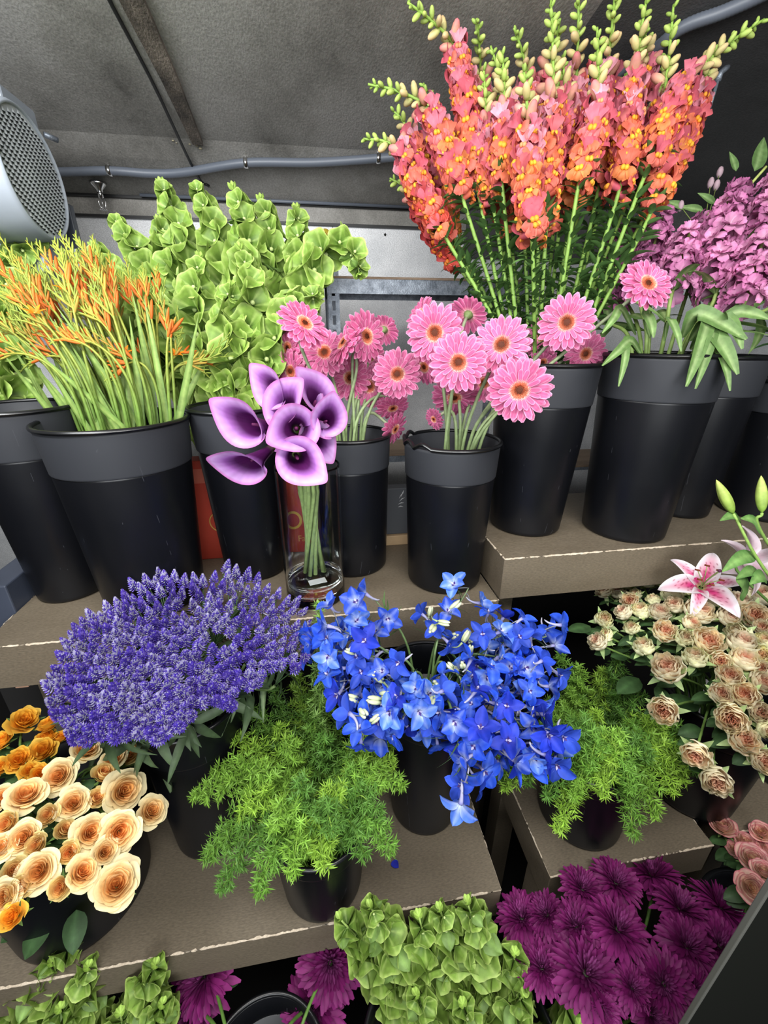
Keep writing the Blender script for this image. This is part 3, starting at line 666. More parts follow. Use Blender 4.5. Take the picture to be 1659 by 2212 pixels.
GERB = [  # u, v, px diameter, facing (right, up, to viewer), bucket, note
 (657, 700, 122, (.45, .62, .62), 'b4', 'tilted upwards on a bent stem above the callas'), (623, 752, 92, (-.7, .15, .65), 'b4', 'turned left at the far left of the bunch'),
 (629, 802, 92, (-.55, -.1, .75), 'b4', 'lowest at the left end, just above the callas'), (701, 762, 108, (-.1, .35, .9), 'b4', 'facing out right of the bent-stemmed one'),
 (672, 786, 72, (-.2, -.1, .9), 'b4', 'small and half hidden behind the left ones'), (744, 742, 112, (-.75, .55, .35), 'b4', 'seen from its side, facing up and left'),
 (790, 727, 112, (.55, .1, .65), 'b4', 'standing tallest and turned sideways in the middle'), (830, 712, 70, (.35, .45, -.8), 'b4', 'pale, showing its back'),
 (757, 816, 100, (-.45, .05, .85), 'b4', 'half covered, left of the lower middle one'), (798, 834, 98, (-.12, -.08, .98), 'b4', 'low in front of the rear gerbera bucket'),
 (858, 808, 110, (.05, .02, 1), 'b4', 'facing the camera squarely at the right of the left bunch'), (848, 880, 78, (.25, -.75, .6), 'b4', 'dark and nodding down under the others'),
 (852, 926, 78, (.75, -.45, .5), 'b4', 'drooping low over the rim between the two gerbera buckets'), (800, 770, 70, (.2, -.2, .9), 'b4', 'hidden behind the others in the centre of the left bunch'),
 (918, 792, 84, (-.55, -.3, .75), 'b5', 'shaded, tucked behind the left end of the right bunch'), (939, 719, 128, (-.05, .05, 1), 'b5', 'large and open at the top left of the right bunch'),
 (908, 680, 84, (-.75, .45, .5), 'b5', 'peeping out behind the top left one'), (1012, 680, 88, (.3, .5, -.8), 'b5', 'pale pink back view at the top centre'),
 (990, 783, 132, (0, .0, 1), 'b5', 'big, in the centre of the right bunch'), (1083, 745, 128, (.0, .22, .95), 'b5', 'tilted up between centre and right'),
 (982, 857, 106, (.0, -.62, .78), 'b5', 'darker and nodding, lowest in the right bunch'), (1045, 827, 84, (.1, -.05, .95), 'b5', 'half hidden behind the largest one'),
 (1122, 843, 142, (.06, -.06, 1), 'b5', 'largest and nearest, at the lower right'), (1174, 727, 96, (-.35, .3, .85), 'b5', 'behind the tall one near the right end'),
 (1224, 697, 124, (.02, .12, .95), 'b5', 'tall and open near the right end'), (1264, 764, 94, (.35, -.1, .9), 'b5', 'at the far right end of the main group'),
 (1398, 614, 120, (.45, .55, .6), 'b5', 'alone far right on a long stem before the mauve stock'), (1192, 842, 66, (.6, .3, -.7), 'b5', 'faded, seen from behind at the right of the largest one'),
 (1172, 782, 66, (.3, -.3, .8), 'b5', 'small, underneath the tall right one'), (938, 905, 52, (-.6, -.4, .6), 'b5', 'small closed-up bloom low above the chipped rim')]
for i, (u, v, d, n, bk, note) in enumerate(GERB):
    wd = min(max(99 / d, .70), .98)
    if i == 26: wd = .76
    if bk == 'b5': wd = min(wd, .92)
    P = atd(u, v, wd); s = d * wd / 900 / .110; n = facedir(P, *n)
    base, S_ = stempath(bk, P - n * .016 * s, n, .05, .7)
    t = thing('gerbera_daisy', base, 'pink gerbera daisy, ' + note, 'flower', 'pink gerberas in the two middle buckets')
    R = frame(n, rnd.uniform(0, 6)); pm, dm, cm = GM[i % 3]
    put('petals', pm, t, R, P - base, s); put('disc', dm, t, R, P - base, s); put('calyx', cm, t, R, P - base, s)
    stembuild('stem', S_, .0036, t, base, lin((120, 142, 92)), lin((138, 146, 118)))

# ------------------------------------------------------------------ calla lilies and vase
def calla_mesh(seed):
    """spathe: funnel rolled round the spadix, mouth rim high on the tip side; +Z is the way it opens"""
    r = random.Random(seed); g = G(); nu, nv = 22, 41
    U, A = np.meshgrid(np.linspace(0, 1, nu), np.linspace(-1, 1, nv), indexing='ij'); ph = A * (PI * 1.10)   # phi=0 is the tip side, overlap at +-pi
    tip = np.exp(-(A / .26) ** 2); back = np.exp(-((np.abs(A) - 1) / .28) ** 2)
    Lm = .060 + .024 * (np.cos(ph) * .5 + .5) + .010 * tip - .010 * back
    fl = .0055 + .0095 * U ** 1.1 + .0115 * U ** 4 * (1 + .3 * np.cos(ph)) + A * .0016
    curl = np.clip(U - .8, 0, 1) ** 2
    rad = fl + curl * .18 * (1 - .45 * tip)
    z = Lm * (U - .55 * curl * 5 * (.35 + .2 * np.cos(ph * 2 + r.random() * 6)) * .4)
    X = rad * np.cos(ph) + U ** 3 * .010 * tip; Y = rad * np.sin(ph) * (1 - .5 * tip * U ** 5)
    ci = mix(lin((70, 18, 72)), lin((158, 96, 176)), np.clip((U - .66) / .2, 0, 1)); ci = mix(ci, lin((208, 172, 220)), np.clip((U - .82) * 6.0, 0, 1) * .8)
    ci = mix(ci, lin((178, 64, 150)), np.clip((U - .965) * 28, 0, 1) * .7); ci = mix(ci, lin((132, 110, 100)), np.clip(1 - U * 5, 0, 1))
    st = (1 + .07 * np.sin(ph * 17 + U * 3) + .05 * np.sin(ph * 31))[..., None]
    g.add(np.stack([X, Y, z], -1).reshape(-1, 3), gridF(nu, nv), (ci * st).reshape(-1, 3)); m = mesh('spathe', g, M_CALLA)
    h = G(); tube(h, [[0, 0, .01], [.001, 0, .03], [.001, 0, .048]], [.003, .0034, .0018], 8, lin((70, 20, 60)), lin((110, 40, 90))); return m, mesh('spadix', h, M_PETAL)
CM = [calla_mesh(s) for s in (1, 2, 3)]
VX = atz(686, 1318, ZB); hv = nrm([VX[0], VX[1], 0]); VR = .0665; VC = VX + hv * VR; VC[2] = ZB; VH = .312
vase = thing('glass_vase', VC, 'clear cylinder glass vase with shallow water holding the purple calla lilies', 'vase')
g = G(); lathe(g, [(0, 0), (VR - .006, 0), (VR - .004, 0), (VR - .001, .001), (VR, .004), (VR, .008), (VR, VH * .5), (VR, VH - .006), (VR, VH - .001), (VR - .0015, VH), (VR - .003, VH - .001), (VR - .003, VH - .006), (VR - .003, VH * .5), (VR - .003, .030), (VR - .0035, .022), (VR - .012, .015), (0, .014)], 72); build('glass', g, glassmat('vase_glass', (.97, .99, .98)), vase)
g = G(); lathe(g, [(0, .0145), (VR - .0125, .0155), (VR - .0038, .0215), (VR - .0034, .030), (VR - .0034, .048), (VR - .0034, .0515), (VR - .0045, .052), (VR - .010, .052), (0, .052)], 64); build('water', g, glassmat('vase_water', (.97, 1, .98), 1.33), vase)
q = atz(688, 1262, ZB + .053); g = G(); R = rotm((0, 0, 1), .25); V = np.array([(-.019, -.010, 0), (.019, -.010, 0), (.019, .010, 0), (-.019, .010, 0)]) @ R.T
g.add(np.concatenate([V, V + [0, 0, .0008]]) + (q - VC) * [.75, .75, 1], [np.array([(0, 3, 2, 1), (4, 5, 6, 7), (0, 1, 5, 4), (1, 2, 6, 5), (2, 3, 7, 6), (3, 0, 4, 7)])], (.8, .8, .8))
e = build('price_tag', g, plain('white_card', (226, 228, 230), .6), smooth=False); e.matrix_basis = Matrix.Translation(VC); tag(e, 'small blank white card floating on the water inside the glass vase', 'card')
CAL = [  # mouth px, scale, opening direction, roll, depth, bent
 (577, 838, .95, (-.80, .30, .45), 2.4, .70, 'upper left, opening to the left'), (606, 872, 1.1, (-.30, .45, .80), .6, .685, 'tall and pointed at the upper left'),
 (690, 848, 1.02, (.25, .55, .75), 2.4, .70, 'top right, with a wide curled rim'), (516, 915, 1.12, (-.80, .12, .60), 2.5, .68, 'reaching out left at mid height'),
 (641, 922, 1.08, (.0, .05, 1), 3.6, .655, 'in the centre, facing the camera'), (712, 906, .86, (.25, .15, .95), 1.4, .68, 'smaller, facing out at the right'),
 (684, 950, .9, (.35, -.3, .85), 5.2, .71, 'low at the right behind the central one'), (644, 995, 1.05, (.05, -.15, 1), 5.6, .645, 'lowest over the vase rim, dark throat showing'),
 (520, 1012, 1.0, (-.75, -.42, .55), 2.6, .67, 'lowest at the left, hanging out from the vase'), (664, 872, .8, (.1, .2, .9), 1.0, .73, 'mostly hidden in the middle of the bunch')]
for i, (u, v, s, n, ro, dp, note) in enumerate(CAL):
    P = atd(u, v, dp * 1.0); s *= 1.1; n = facedir(P, *n); R = frame(n, ro); a = -1.2 + i * .33
    hb = P - n * .070 * s
    bpt = VC + np.array([.022 * math.cos(i * 2.4), .022 * math.sin(i * 2.4), .056 + .004 * (i % 3)])
    rim = VC + np.array([.018 * math.cos(i * 2.4 + 2), .018 * math.sin(i * 2.4 + 2) - .015, VH * .82])
    t = thing('calla_lily', bpt, 'purple calla lily, ' + note, 'flower', 'purple calla lilies in the glass vase')
    Sp = np.concatenate([[bpt, (bpt + rim) / 2], bez(rim, rim + np.array([0, 0, .07]), hb - n * .045, hb + n * .004, 12)])
    stembuild('stem', Sp, .0046, t, bpt, lin((150, 172, 110)), lin((112, 142, 62)))
    put('spathe', CM[i % 3][0], t, R, hb - bpt, s); put('spadix', CM[i % 3][1], t, R, hb - bpt, s)

# ------------------------------------------------------------------ roses
def rose_mesh(seed, n, Rm, H, cin, cmid, cout, globe=.0, ruff=.03, openn=1.0, name='petals', rim=None, rimf=1.0, deep=(.82, .70, .62)):
    r = random.Random(seed); g = G(); nu, nv = 8, 11
    U, V = np.meshgrid(np.linspace(0, 1, nu), np.linspace(-1, 1, nv), indexing='ij')
    for i in range(n):
        t = (i + .5) / n; ang = i * 2.39996 + r.uniform(-.2, .2); wh = (1.75 - 1.0 * t) * r.uniform(.9, 1.1)
        R = Rm * (.07 + .93 * t ** .85) * r.uniform(.94, 1.06); h = H * (1.0 - .34 * t ** 1.5) * r.uniform(.93, 1.05)
        us = U * (1 - .16 * np.abs(V) ** 3)
        ca = np.clip((us - .62) / .38, 0, 1)
        gl = np.sin(np.clip(us, 0, 1) * PI * (.5 + .22 * globe)) ** .75
        rho = R * gl * (.72 + .28 * us * (1 - globe)) + (t ** 2) * openn * Rm * .24 * ca ** 1.6
        z = h * us * (1 - .22 * np.exp(-(t / .22) ** 2)) - (t ** 2) * openn * h * .26 * ca ** 2
        ru = ruff * Rm * np.sin(V * (4 + 3 * r.random()) + r.random() * 6 + us * 3) * us ** 2
        az = ang + V * wh * (.55 + .45 * us); rho = rho + ru + V * .02 * Rm; z = z + ru * .6
        c = mix(cin, cmid, np.clip(t * 2.1, 0, 1) + 0 * U) if t < .48 else mix(cmid, cout, np.clip((t - .45) / .4, 0, 1) + 0 * U)
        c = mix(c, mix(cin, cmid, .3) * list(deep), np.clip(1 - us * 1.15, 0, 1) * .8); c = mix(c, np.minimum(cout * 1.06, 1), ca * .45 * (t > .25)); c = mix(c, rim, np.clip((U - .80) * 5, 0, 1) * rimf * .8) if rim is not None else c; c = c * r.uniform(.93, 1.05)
        g.add(np.stack([rho * np.cos(az), rho * np.sin(az), z], -1).reshape(-1, 3), gridF(nu, nv), c.reshape(-1, 3))
    return mesh(name, g, M_PETAL)
def sepal_mesh(seed, Rm, L, col):
    r = random.Random(seed); g = G(); ball(g, (0, 0, -.004), .0065, lin((96, 120, 62)), 8, 6)
    for i in range(5):
        V, F, C = petal(L * r.uniform(.8, 1.15), .009, P_lance, r.uniform(-.1, .7), r.uniform(-.9, .5), .3, 7, 3, leafcol(col, col * 1.25), .003); g.add(rz(V, i * 2 * PI / 5 + r.uniform(-.2, .2)), F, C)
    return mesh('sepals', g, M_LEAF)
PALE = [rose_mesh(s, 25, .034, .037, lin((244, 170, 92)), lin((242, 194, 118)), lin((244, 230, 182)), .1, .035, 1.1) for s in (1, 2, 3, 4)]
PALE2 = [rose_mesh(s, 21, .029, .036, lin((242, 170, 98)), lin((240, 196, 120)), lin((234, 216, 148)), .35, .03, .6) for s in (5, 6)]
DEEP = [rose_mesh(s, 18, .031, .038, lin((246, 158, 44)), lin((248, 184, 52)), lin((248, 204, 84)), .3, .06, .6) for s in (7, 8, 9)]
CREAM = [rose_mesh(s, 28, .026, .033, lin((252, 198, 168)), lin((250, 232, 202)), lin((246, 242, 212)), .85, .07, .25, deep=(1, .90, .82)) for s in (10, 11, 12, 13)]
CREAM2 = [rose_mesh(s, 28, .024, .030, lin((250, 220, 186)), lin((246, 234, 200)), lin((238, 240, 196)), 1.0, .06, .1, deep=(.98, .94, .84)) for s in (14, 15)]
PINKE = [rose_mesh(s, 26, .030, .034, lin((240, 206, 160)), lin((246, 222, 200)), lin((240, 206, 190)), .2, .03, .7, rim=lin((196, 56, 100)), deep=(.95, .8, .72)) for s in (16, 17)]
SEP = [sepal_mesh(s, .03, .03, lin((92, 122, 66))) for s in (1, 2)]; SEPC = [sepal_mesh(s, .03, .026, lin((150, 172, 116))) for s in (3, 4)]
def leaf_geo(L, W, col=None, bend=-.5, seed=0, prof=P_oval, vein=None, ruff=.03):
    c = col if col is not None else GREEN
    return petal(L, W, prof, .1, bend, -.12, 9, 5, leafcol(c * .85, c * 1.12, c * 1.6 if vein is None else vein), 0, 0, ruff, seed)
def rose(key, u, v, rp, meshes, seps, R0, c, r, bk, i, tilt=.45, leafc=DGREEN, name='rose', dmin=.5, leaf=True):
    P, n = dome(u, v, c, r); dpt = (P - CAM) @ _fw; s = (rp * dpt / FPX) / R0
    s = min(max(s, .55), 1.5)
    toc = nrm(CAM - P); nn = nrm(n * (1 - tilt) + toc * tilt + np.array([rnd.uniform(-.28, .28), rnd.uniform(-.28, .28), rnd.uniform(-.2, .2)]))
    base, S_ = stempath(bk, P - nn * .004, nn, .05, .75)
    t = thing(name, base); put('petals', meshes[i % len(meshes)], t, frame(nn, rnd.uniform(0, 6)), P - nn * .012 * s - base, s)
    put('sepals', seps[i % len(seps)], t, frame(nn, rnd.uniform(0, 6)), P - nn * .010 * s - base, s)
    stembuild('stem', S_[:-1].tolist() + [P - nn * .016], .0022, t, base, lin((70, 100, 46)), lin((112, 140, 70)))
    if leaf:
        g = Pieces()
        for k in range(2):
            a = rnd.uniform(0, 6.28); q = S_[-3 - 2 * k] if len(S_) > 6 else S_[-2]
            V, F, C = leaf_geo(rnd.uniform(.035, .055), rnd.uniform(.02, .028), leafc, rnd.uniform(-1.0, -.2)); Rl = frame((math.sin(a) * .25, math.cos(a) * .25, 1)) @ rotm((0, 0, 1), a)
            g.add(V @ Rl.T + (q - base), F, C)
        g.build('leaf', M_LEAF, t)
    return t, P
YC, YR = (-.50, .47, .86), (.24, .23, .14)
def cr(lst, sx, x0, y0): return [(x0 + a * sx, y0 + b * sx, r * sx) + tuple(k) for a, b, r, *k in lst]
YEL = cr([(175, 690, 115, 0), (400, 550, 105, 0), (490, 735, 100, 0), (640, 700, 75, 1), (825, 650, 122, 0), (1010, 790, 98, 0), (330, 810, 80, 1), (430, 915, 75, 1), (600, 930, 105, 0), (800, 920, 125, 0), (165, 965, 105, 0), (270, 1185, 118, 0), (90, 1185, 85, 1), (545, 1200, 105, 0), (780, 1285, 138, 0), (465, 1060, 62, 1), (50, 870, 90, 1), (20, 1030, 90, 0), (30, 1360, 100, 0), (410, 1290, 75, 1), (690, 545, 85, 1), (570, 385, 90, 0), (860, 410, 75, 1), (760, 440, 75, 0), (1020, 400, 70, 1), (250, 1010, 70, 1), (140, 1290, 60, 1), (700, 1060, 70, 0), (10, 700, 60, 0),
  (160, 190, 110, 2), (330, 215, 80, 2), (20, 320, 85, 2), (290, 385, 98, 2), (130, 445, 98, 2), (20, 490, 70, 2), (310, 300, 75, 2), (265, 535, 70, 2), (95, 1490, 80, 2), (400, 300, 60, 2), (200, 520, 60, 2)], .322, 0, 1500)
for i, (u, v, rp, k) in enumerate(YEL):
    ms = (PALE, PALE2, DEEP)[k]; rp *= .98
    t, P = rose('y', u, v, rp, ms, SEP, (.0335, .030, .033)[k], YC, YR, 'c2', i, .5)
    reg('roseY' if k < 2 else 'roseD', t, P)
# dark leaves under the yellow roses
def loose_leaf(name, u, v, dp, L, W, az, el, col, label, cat='leaf', bend=-.4, bk=None, prof=P_oval):
    P = atd(u, v, dp); t = thing(name, P, label, cat); g = G()
    V, F, C = leaf_geo(L, W, col, bend, prof=prof); R = rotm((0, 0, 1), az) @ rotm((0, 1, 0), -el)
    g.add(V @ R.T, F, C); build('blade', g, M_LEAF, t)
    return t
CC, CR = (.80, .60, .93), (.31, .25, .185)
CRM = cr([(200, 780, 60, 0), (295, 800, 55, 0), (350, 735, 62, 1), (400, 800, 45, 1), (470, 725, 52, 0), (565, 712, 66, 1), (640, 660, 85, 1), (700, 700, 65, 1), (370, 850, 64, 0), (440, 910, 68, 1), (330, 925, 64, 0), (195, 968, 66, 1), (378, 1022, 55, 1), (165, 1115, 68, 0), (215, 1065, 50, 1), (555, 925, 70, 0), (640, 800, 74, 1), (725, 775, 58, 1), (660, 880, 68, 0), (590, 1045, 80, 0), (725, 1085, 68, 1), (810, 925, 105, 0), (960, 810, 80, 1), (1000, 955, 75, 0), (1060, 870, 90, 0), (1175, 940, 108, 0), (1225, 820, 85, 0), (870, 1110, 102, 0), (1075, 1060, 86, 1), (1090, 1130, 95, 0), (455, 1145, 74, 1), (615, 1290, 118, 0), (790, 1215, 84, 1), (950, 1230, 66, 0), (1105, 1240, 90, 0), (1220, 1200, 78, 1), (1020, 1340, 84, 0), (955, 1450, 74, 0), (1120, 1465, 96, 0), (1225, 1380, 80, 0), (1215, 1575, 80, 0), (590, 1560, 96, 0), (1030, 1615, 105, 0), (1105, 1750, 100, 0), (800, 1840, 95, 0), (925, 2010, 100, 0), (1225, 1885, 90, 0), (1250, 1680, 66, 1), (1250, 1110, 70, 1), (1230, 1295, 66, 0), (900, 840, 70, 1), (1140, 800, 50, 1), (520, 840, 50, 1), (1230, 1020, 60, 0), (760, 990, 60, 0)], .33, 1240, 1020)
for i, (u, v, rp, k) in enumerate(CRM):
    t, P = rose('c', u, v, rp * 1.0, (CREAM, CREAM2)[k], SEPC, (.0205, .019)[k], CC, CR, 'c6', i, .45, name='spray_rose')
    reg('roseC', t, P)
PKE = [(1562, 1788, 30), (1626, 1859, 36), (1622, 1918, 36), (1610, 1822, 28), (1645, 1800, 26), (1590, 1835, 22), (1655, 1840, 24), (1650, 1885, 28)]
for i, (u, v, rp) in enumerate(PKE):
    t, P = rose('p', u, v, rp, PINKE, SEP, .034, (.78, .33, .56), (.17, .12, .13), 'd5', i, .5, name='rose'); reg('roseP', t, P)

# ------------------------------------------------------------------ chrysanthemums
def mum_mesh(seed, n=150):
    r = random.Random(seed); g = G(); hi = lin((164, 56, 136)); md = lin((106, 18, 84)); dk = lin((74, 12, 62)); sv = lin((190, 110, 176))
    for i in range(n):
        t = (i + .5) / n; a = i * 2.39996; el = 1.45 - 1.55 * t ** .75 + r.uniform(-.12, .12); L = (.020 + .034 * t ** .8) * r.uniform(.85, 1.1); W = (.0045 + .0095 * t ** 1.3)
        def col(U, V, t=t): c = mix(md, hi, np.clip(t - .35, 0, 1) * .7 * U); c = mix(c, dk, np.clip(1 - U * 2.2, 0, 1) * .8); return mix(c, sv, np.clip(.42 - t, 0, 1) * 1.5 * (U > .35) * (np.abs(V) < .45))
        V, F, C = petal(L, W, P_spoon, el, (-.35 if t > .55 else .3) + r.uniform(-.3, .2), .45, 6, 3, col, .002 + .006 * t, r.uniform(-.3, .3))
        g.add(rz(V, a), F, C * r.uniform(.8, 1.12))
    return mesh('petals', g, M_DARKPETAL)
MM = [mum_mesh(s) for s in (1, 2, 3)]
h = G(); ball(h, (0, 0, -.006), .010, lin((70, 92, 56)), 10, 6)
for i in range(14):
    V, F, C = petal(.018, .006, P_lance, .1, .5, .2, 4, 3, lin((70, 96, 60)), .004); h.add(rz(V - [0, 0, .008], i * .449), F, C)
MCAL = mesh('calyx', h, M_LEAF)
MUM = cr([(230, 790, 135), (370, 775, 115), (545, 840, 125), (800, 850, 165), (620, 1115, 200), (350, 1085, 120), (590, 625, 115), (790, 590, 130), (985, 525, 145), (1160, 730, 135), (1400, 720, 145), (1200, 960, 145), (1060, 1195, 155), (1390, 960, 145), (880, 1210, 105), (1000, 1380, 115), (700, 1350, 90), (1250, 1230, 110)], .3731, 1040, 1680)
MUML = [(430, 2109, 72), (714, 2086, 72), (676, 2182, 70), (400, 2205, 52)]
for i, (u, v, rp) in enumerate(MUM):
    P, n = dome(u, v, (.49, .32, .53), (.27, .17, .17)); dp = (P - CAM) @ _fw; s = rp * dp / FPX / .050
    n = nrm(n * .55 + nrm(CAM - P) * .45 + np.array([rnd.uniform(-.3, .3), rnd.uniform(-.3, .3), 0])); base, S_ = stempath('d4', P - n * .012, n, .05, .8)
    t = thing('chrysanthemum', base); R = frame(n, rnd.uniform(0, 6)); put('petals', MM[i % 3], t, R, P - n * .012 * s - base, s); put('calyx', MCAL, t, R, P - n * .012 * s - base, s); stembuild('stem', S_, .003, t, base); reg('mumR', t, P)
for i, (u, v, rp) in enumerate(MUML):
    P = atd(u, v, .80); s = rp * .80 / FPX / .054
    n = camdir((-.35, .1, .0, -.2)[i], (.75, .55, .6, .6)[i], .8); base, S_ = stempath('d3', P - n * .012, n, .05, .8)
    t = thing('chrysanthemum', base, 'purple chrysanthemum, ' + ('upper left of four loose ones at the bottom edge', 'upper one beside the bottom bells of Ireland', 'lower one beside the bottom bells of Ireland', 'partly cut off at the bottom left of the photo')[i], 'flower', 'loose purple chrysanthemums at the bottom')
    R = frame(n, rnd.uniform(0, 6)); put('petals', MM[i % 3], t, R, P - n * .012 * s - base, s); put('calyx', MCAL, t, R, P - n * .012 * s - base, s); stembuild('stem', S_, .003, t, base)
    g = Pieces()
    for k in range(3):
        V, F, C = leaf_geo(.05, .02, lin((70, 96, 62)), -.6); g.add(V @ (rotm((0, 0, 1), k * 2.1 + i) @ rotm((0, 1, 0), .3)).T + (S_[-4 + k % 2] - base), F, C)
    g.build('leaf', M_LEAF, t)

# ------------------------------------------------------------------ bells of Ireland
def bell_mesh(seed, pale=1.0):
    r = random.Random(seed); g = G(); nu, nv = 9, 26; U, A = np.meshgrid(np.linspace(0, 1, nu), np.linspace(0, 2 * PI, nv), indexing='ij')
    k = .5 + .5 * np.cos(5 * A + r.random() * 6); rad = .003 + .0235 * U ** .9 * (1 + .2 * k * U ** 3) + .0015 * np.sin(3 * A + r.random() * 6) * U
    z = .026 * U ** .8 * (1 - .06 * (1 - k) * U) - .007 * np.clip(U - .8, 0, 1) * 5 * (.3 + .7 * np.sin(2 * A + r.random() * 6)) * .5
    c = mix(lin((68, 102, 36)), lin((136, 168, 72)), U ** .8); c = mix(c, lin((182, 204, 114)), np.clip((U - .93) * 14, 0, 1) * .8); c = mix(c, lin((186, 210, 120)), (np.abs(np.sin(A * 5)) < .13) * .5)  # deeper green inside the bell, its shading put into the colour
    net = (.94 + .10 * np.sin(A * 23) * np.sin(U * 26))[..., None]
    g.add(np.stack([rad * np.cos(A), rad * np.sin(A), z], -1).reshape(-1, 3), gridF(nu, nv), (c * net * pale).reshape(-1, 3)); ball(g, (0, 0, .007), .0042, lin((206, 222, 150)), 7, 5)
    return mesh('bell', g, M_LEAF)
BM = [bell_mesh(s) for s in range(5)]
def bells(key, pts, bk, n0=.3, sp=.040, s0=1.0, r0=.0042, leaves=True, per=4, tipsmall=True):
    """pts: polyline of the visible stalk (world), from low to tip"""
    pts = [np.asarray(p) for p in pts]; c, br, tr, H = BK[bk]
    low = pts[0]; b = c + (low - c) * np.array([.3, .3, 0]); b[2] = c[2] + .02
    P = spline([b] + pts, 60); L = np.concatenate([[0], np.cumsum(np.linalg.norm(np.diff(P, axis=0), axis=1))]); base = P[0]
    t = thing('bells_of_ireland', base); stembuild('stem', P, np.linspace(r0, r0 * .45, 60), t, base, lin((120, 150, 76)), lin((170, 196, 110)))
    s = L[-1] * n0; k = 0; gl = Pieces()
    while s < L[-1] - .003:
        q = np.array([np.interp(s, L, P[:, i]) for i in range(3)]); q2 = np.array([np.interp(s + .01, L, P[:, i]) for i in range(3)]); T = nrm(q2 - q + 1e-6)
        f = (s / L[-1] - n0) / (1 - n0); sz = s0 * (1.0 if f < .7 else 1.0 - .62 * (f - .7) / .3) * (.8 + .2 * min(f * 4, 1))
        Fm = frame(T)
        for j in range(per):
            a = j * 2 * PI / per + k * .6 + rnd.uniform(-.15, .15); d = Fm @ np.array([math.cos(a), math.sin(a), rnd.uniform(-.2, .4)])
            put('bell', BM[rnd.randrange(5)], t, frame(d, rnd.uniform(0, 6)), q + nrm(d) * .003 - base, sz * rnd.uniform(.88, 1.1))
        if leaves and rnd.random() < .35:
            a = rnd.uniform(0, 6.28); V, F, C = leaf_geo(.045 * sz, .032 * sz, lin((116, 146, 76)), -.7, k, ruff=.08); d = Fm @ rotm((0, 0, 1), a); gl.add(V @ d.T + (q - base), F, C)
        s += sp * (.55 + .45 * sz); k += 1
    for j in range(5):
        V, F, C = leaf_geo(.012 * s0, .008 * s0, lin((160, 190, 92)), .4); gl.add(V @ (frame(nrm(P[-1] - P[-4])) @ rotm((0, 0, 1), j * .9) @ rotm((0, 1, 0), -.6)).T + (P[-1] - base), F, C)
    gl.build('leaf', M_LEAF, t); reg(key, t, pts[-1]); return t
BI = [ [(470, 850), (440, 700), (395, 520), (350, 400)], [(500, 850), (490, 650), (465, 500), (425, 410)], [(520, 850), (535, 650), (530, 480), (505, 410)], [(540, 850), (575, 650), (585, 500), (565, 435)],
  [(560, 850), (610, 660), (645, 540), (640, 455)], [(455, 850), (390, 700), (310, 560), (250, 480)], [(440, 850), (360, 730), (265, 620), (205, 535)], [(570, 850), (630, 700), (680, 575), (720, 525), (765, 550), (776, 590)],
  [(480, 850), (440, 740), (425, 640), (430, 560)], [(510, 850), (505, 760), (495, 690), (500, 620)], [(460, 850), (410, 770), (340, 680), (290, 600)], [(550, 850), (590, 760), (625, 680), (650, 645), (685, 640)],
  [(520, 850), (530, 780), (540, 620), (520, 540)], [(430, 850), (360, 790), (270, 710), (200, 640)], [(490, 850), (470, 740), (380, 600), (345, 480)] ]
DPB = [1.06, 1.04, 1.02, 1.05, 1.06, 1.08, 1.05, 1.02, .98, .96, 1.02, .98, .98, 1.04, 1.06]
for P_, d in zip(BI, DPB):
    n_ = len(P_); bells('bellU', [atd(u, v, d + .02 - .04 * k / n_) for k, (u, v) in enumerate(P_)], 'b3', .34, .043, 1.55)
for P_, d in (([(20, 860), (10, 700), (30, 560), (85, 515)], 1.0), ([(40, 860), (20, 780), (-10, 700), (-30, 640)], .98), ([(10, 865), (-10, 830), (-30, 800), (-60, 760)], .95)):
    bells('bellL', [atd(u, v, d) for u, v in P_], 'b1', .40, .044, 1.45)
BLC = [ [(900, 2330), (860, 2180), (800, 2060), (735, 1985)], [(930, 2330), (900, 2180), (860, 2060), (800, 1960)], [(960, 2330), (950, 2200), (930, 2080), (905, 1980)], [(990, 2330), (1000, 2180), (985, 2060), (950, 1965)], [(1010, 2330), (1040, 2200), (1040, 2060), (1010, 1950)],
  [(1030, 2330), (1080, 2200), (1105, 2110), (1112, 2060)], [(1010, 2340), (1050, 2260), (1090, 2200), (1130, 2150)], [(960, 2340), (940, 2260), (930, 2200), (900, 2150)], [(1000, 2340), (1010, 2280), (1010, 2230), (1000, 2170)], [(1060, 2360), (1150, 2280), (1220, 2240), (1250, 2215)] ]
for k_, P_ in enumerate(BLC): bells('bellC', [atd(u, v, .86 - .05 * j) for j, (u, v) in enumerate(P_)], 'd1', .45, .034, 1.12, .0036)
BLL = [ [(120, 2330), (110, 2220), (120, 2120), (150, 2040)], [(60, 2330), (30, 2240), (60, 2150), (110, 2080)], [(200, 2330), (190, 2240), (180, 2150), (190, 2090)], [(230, 2330), (270, 2240), (310, 2150), (335, 2085)], [(250, 2340), (300, 2280), (330, 2220), (350, 2170)], [(30, 2330), (0, 2240), (-10, 2180), (-30, 2120)], [(160, 2340), (150, 2280), (140, 2220), (130, 2180)], [(230, 2350), (250, 2300), (270, 2250), (260, 2190)] ]
for P_ in BLL: bells('bellB', [atd(u, v, .86 - .05 * j) for j, (u, v) in enumerate(P_)], 'd2', .45, .034, 1.12, .0036)

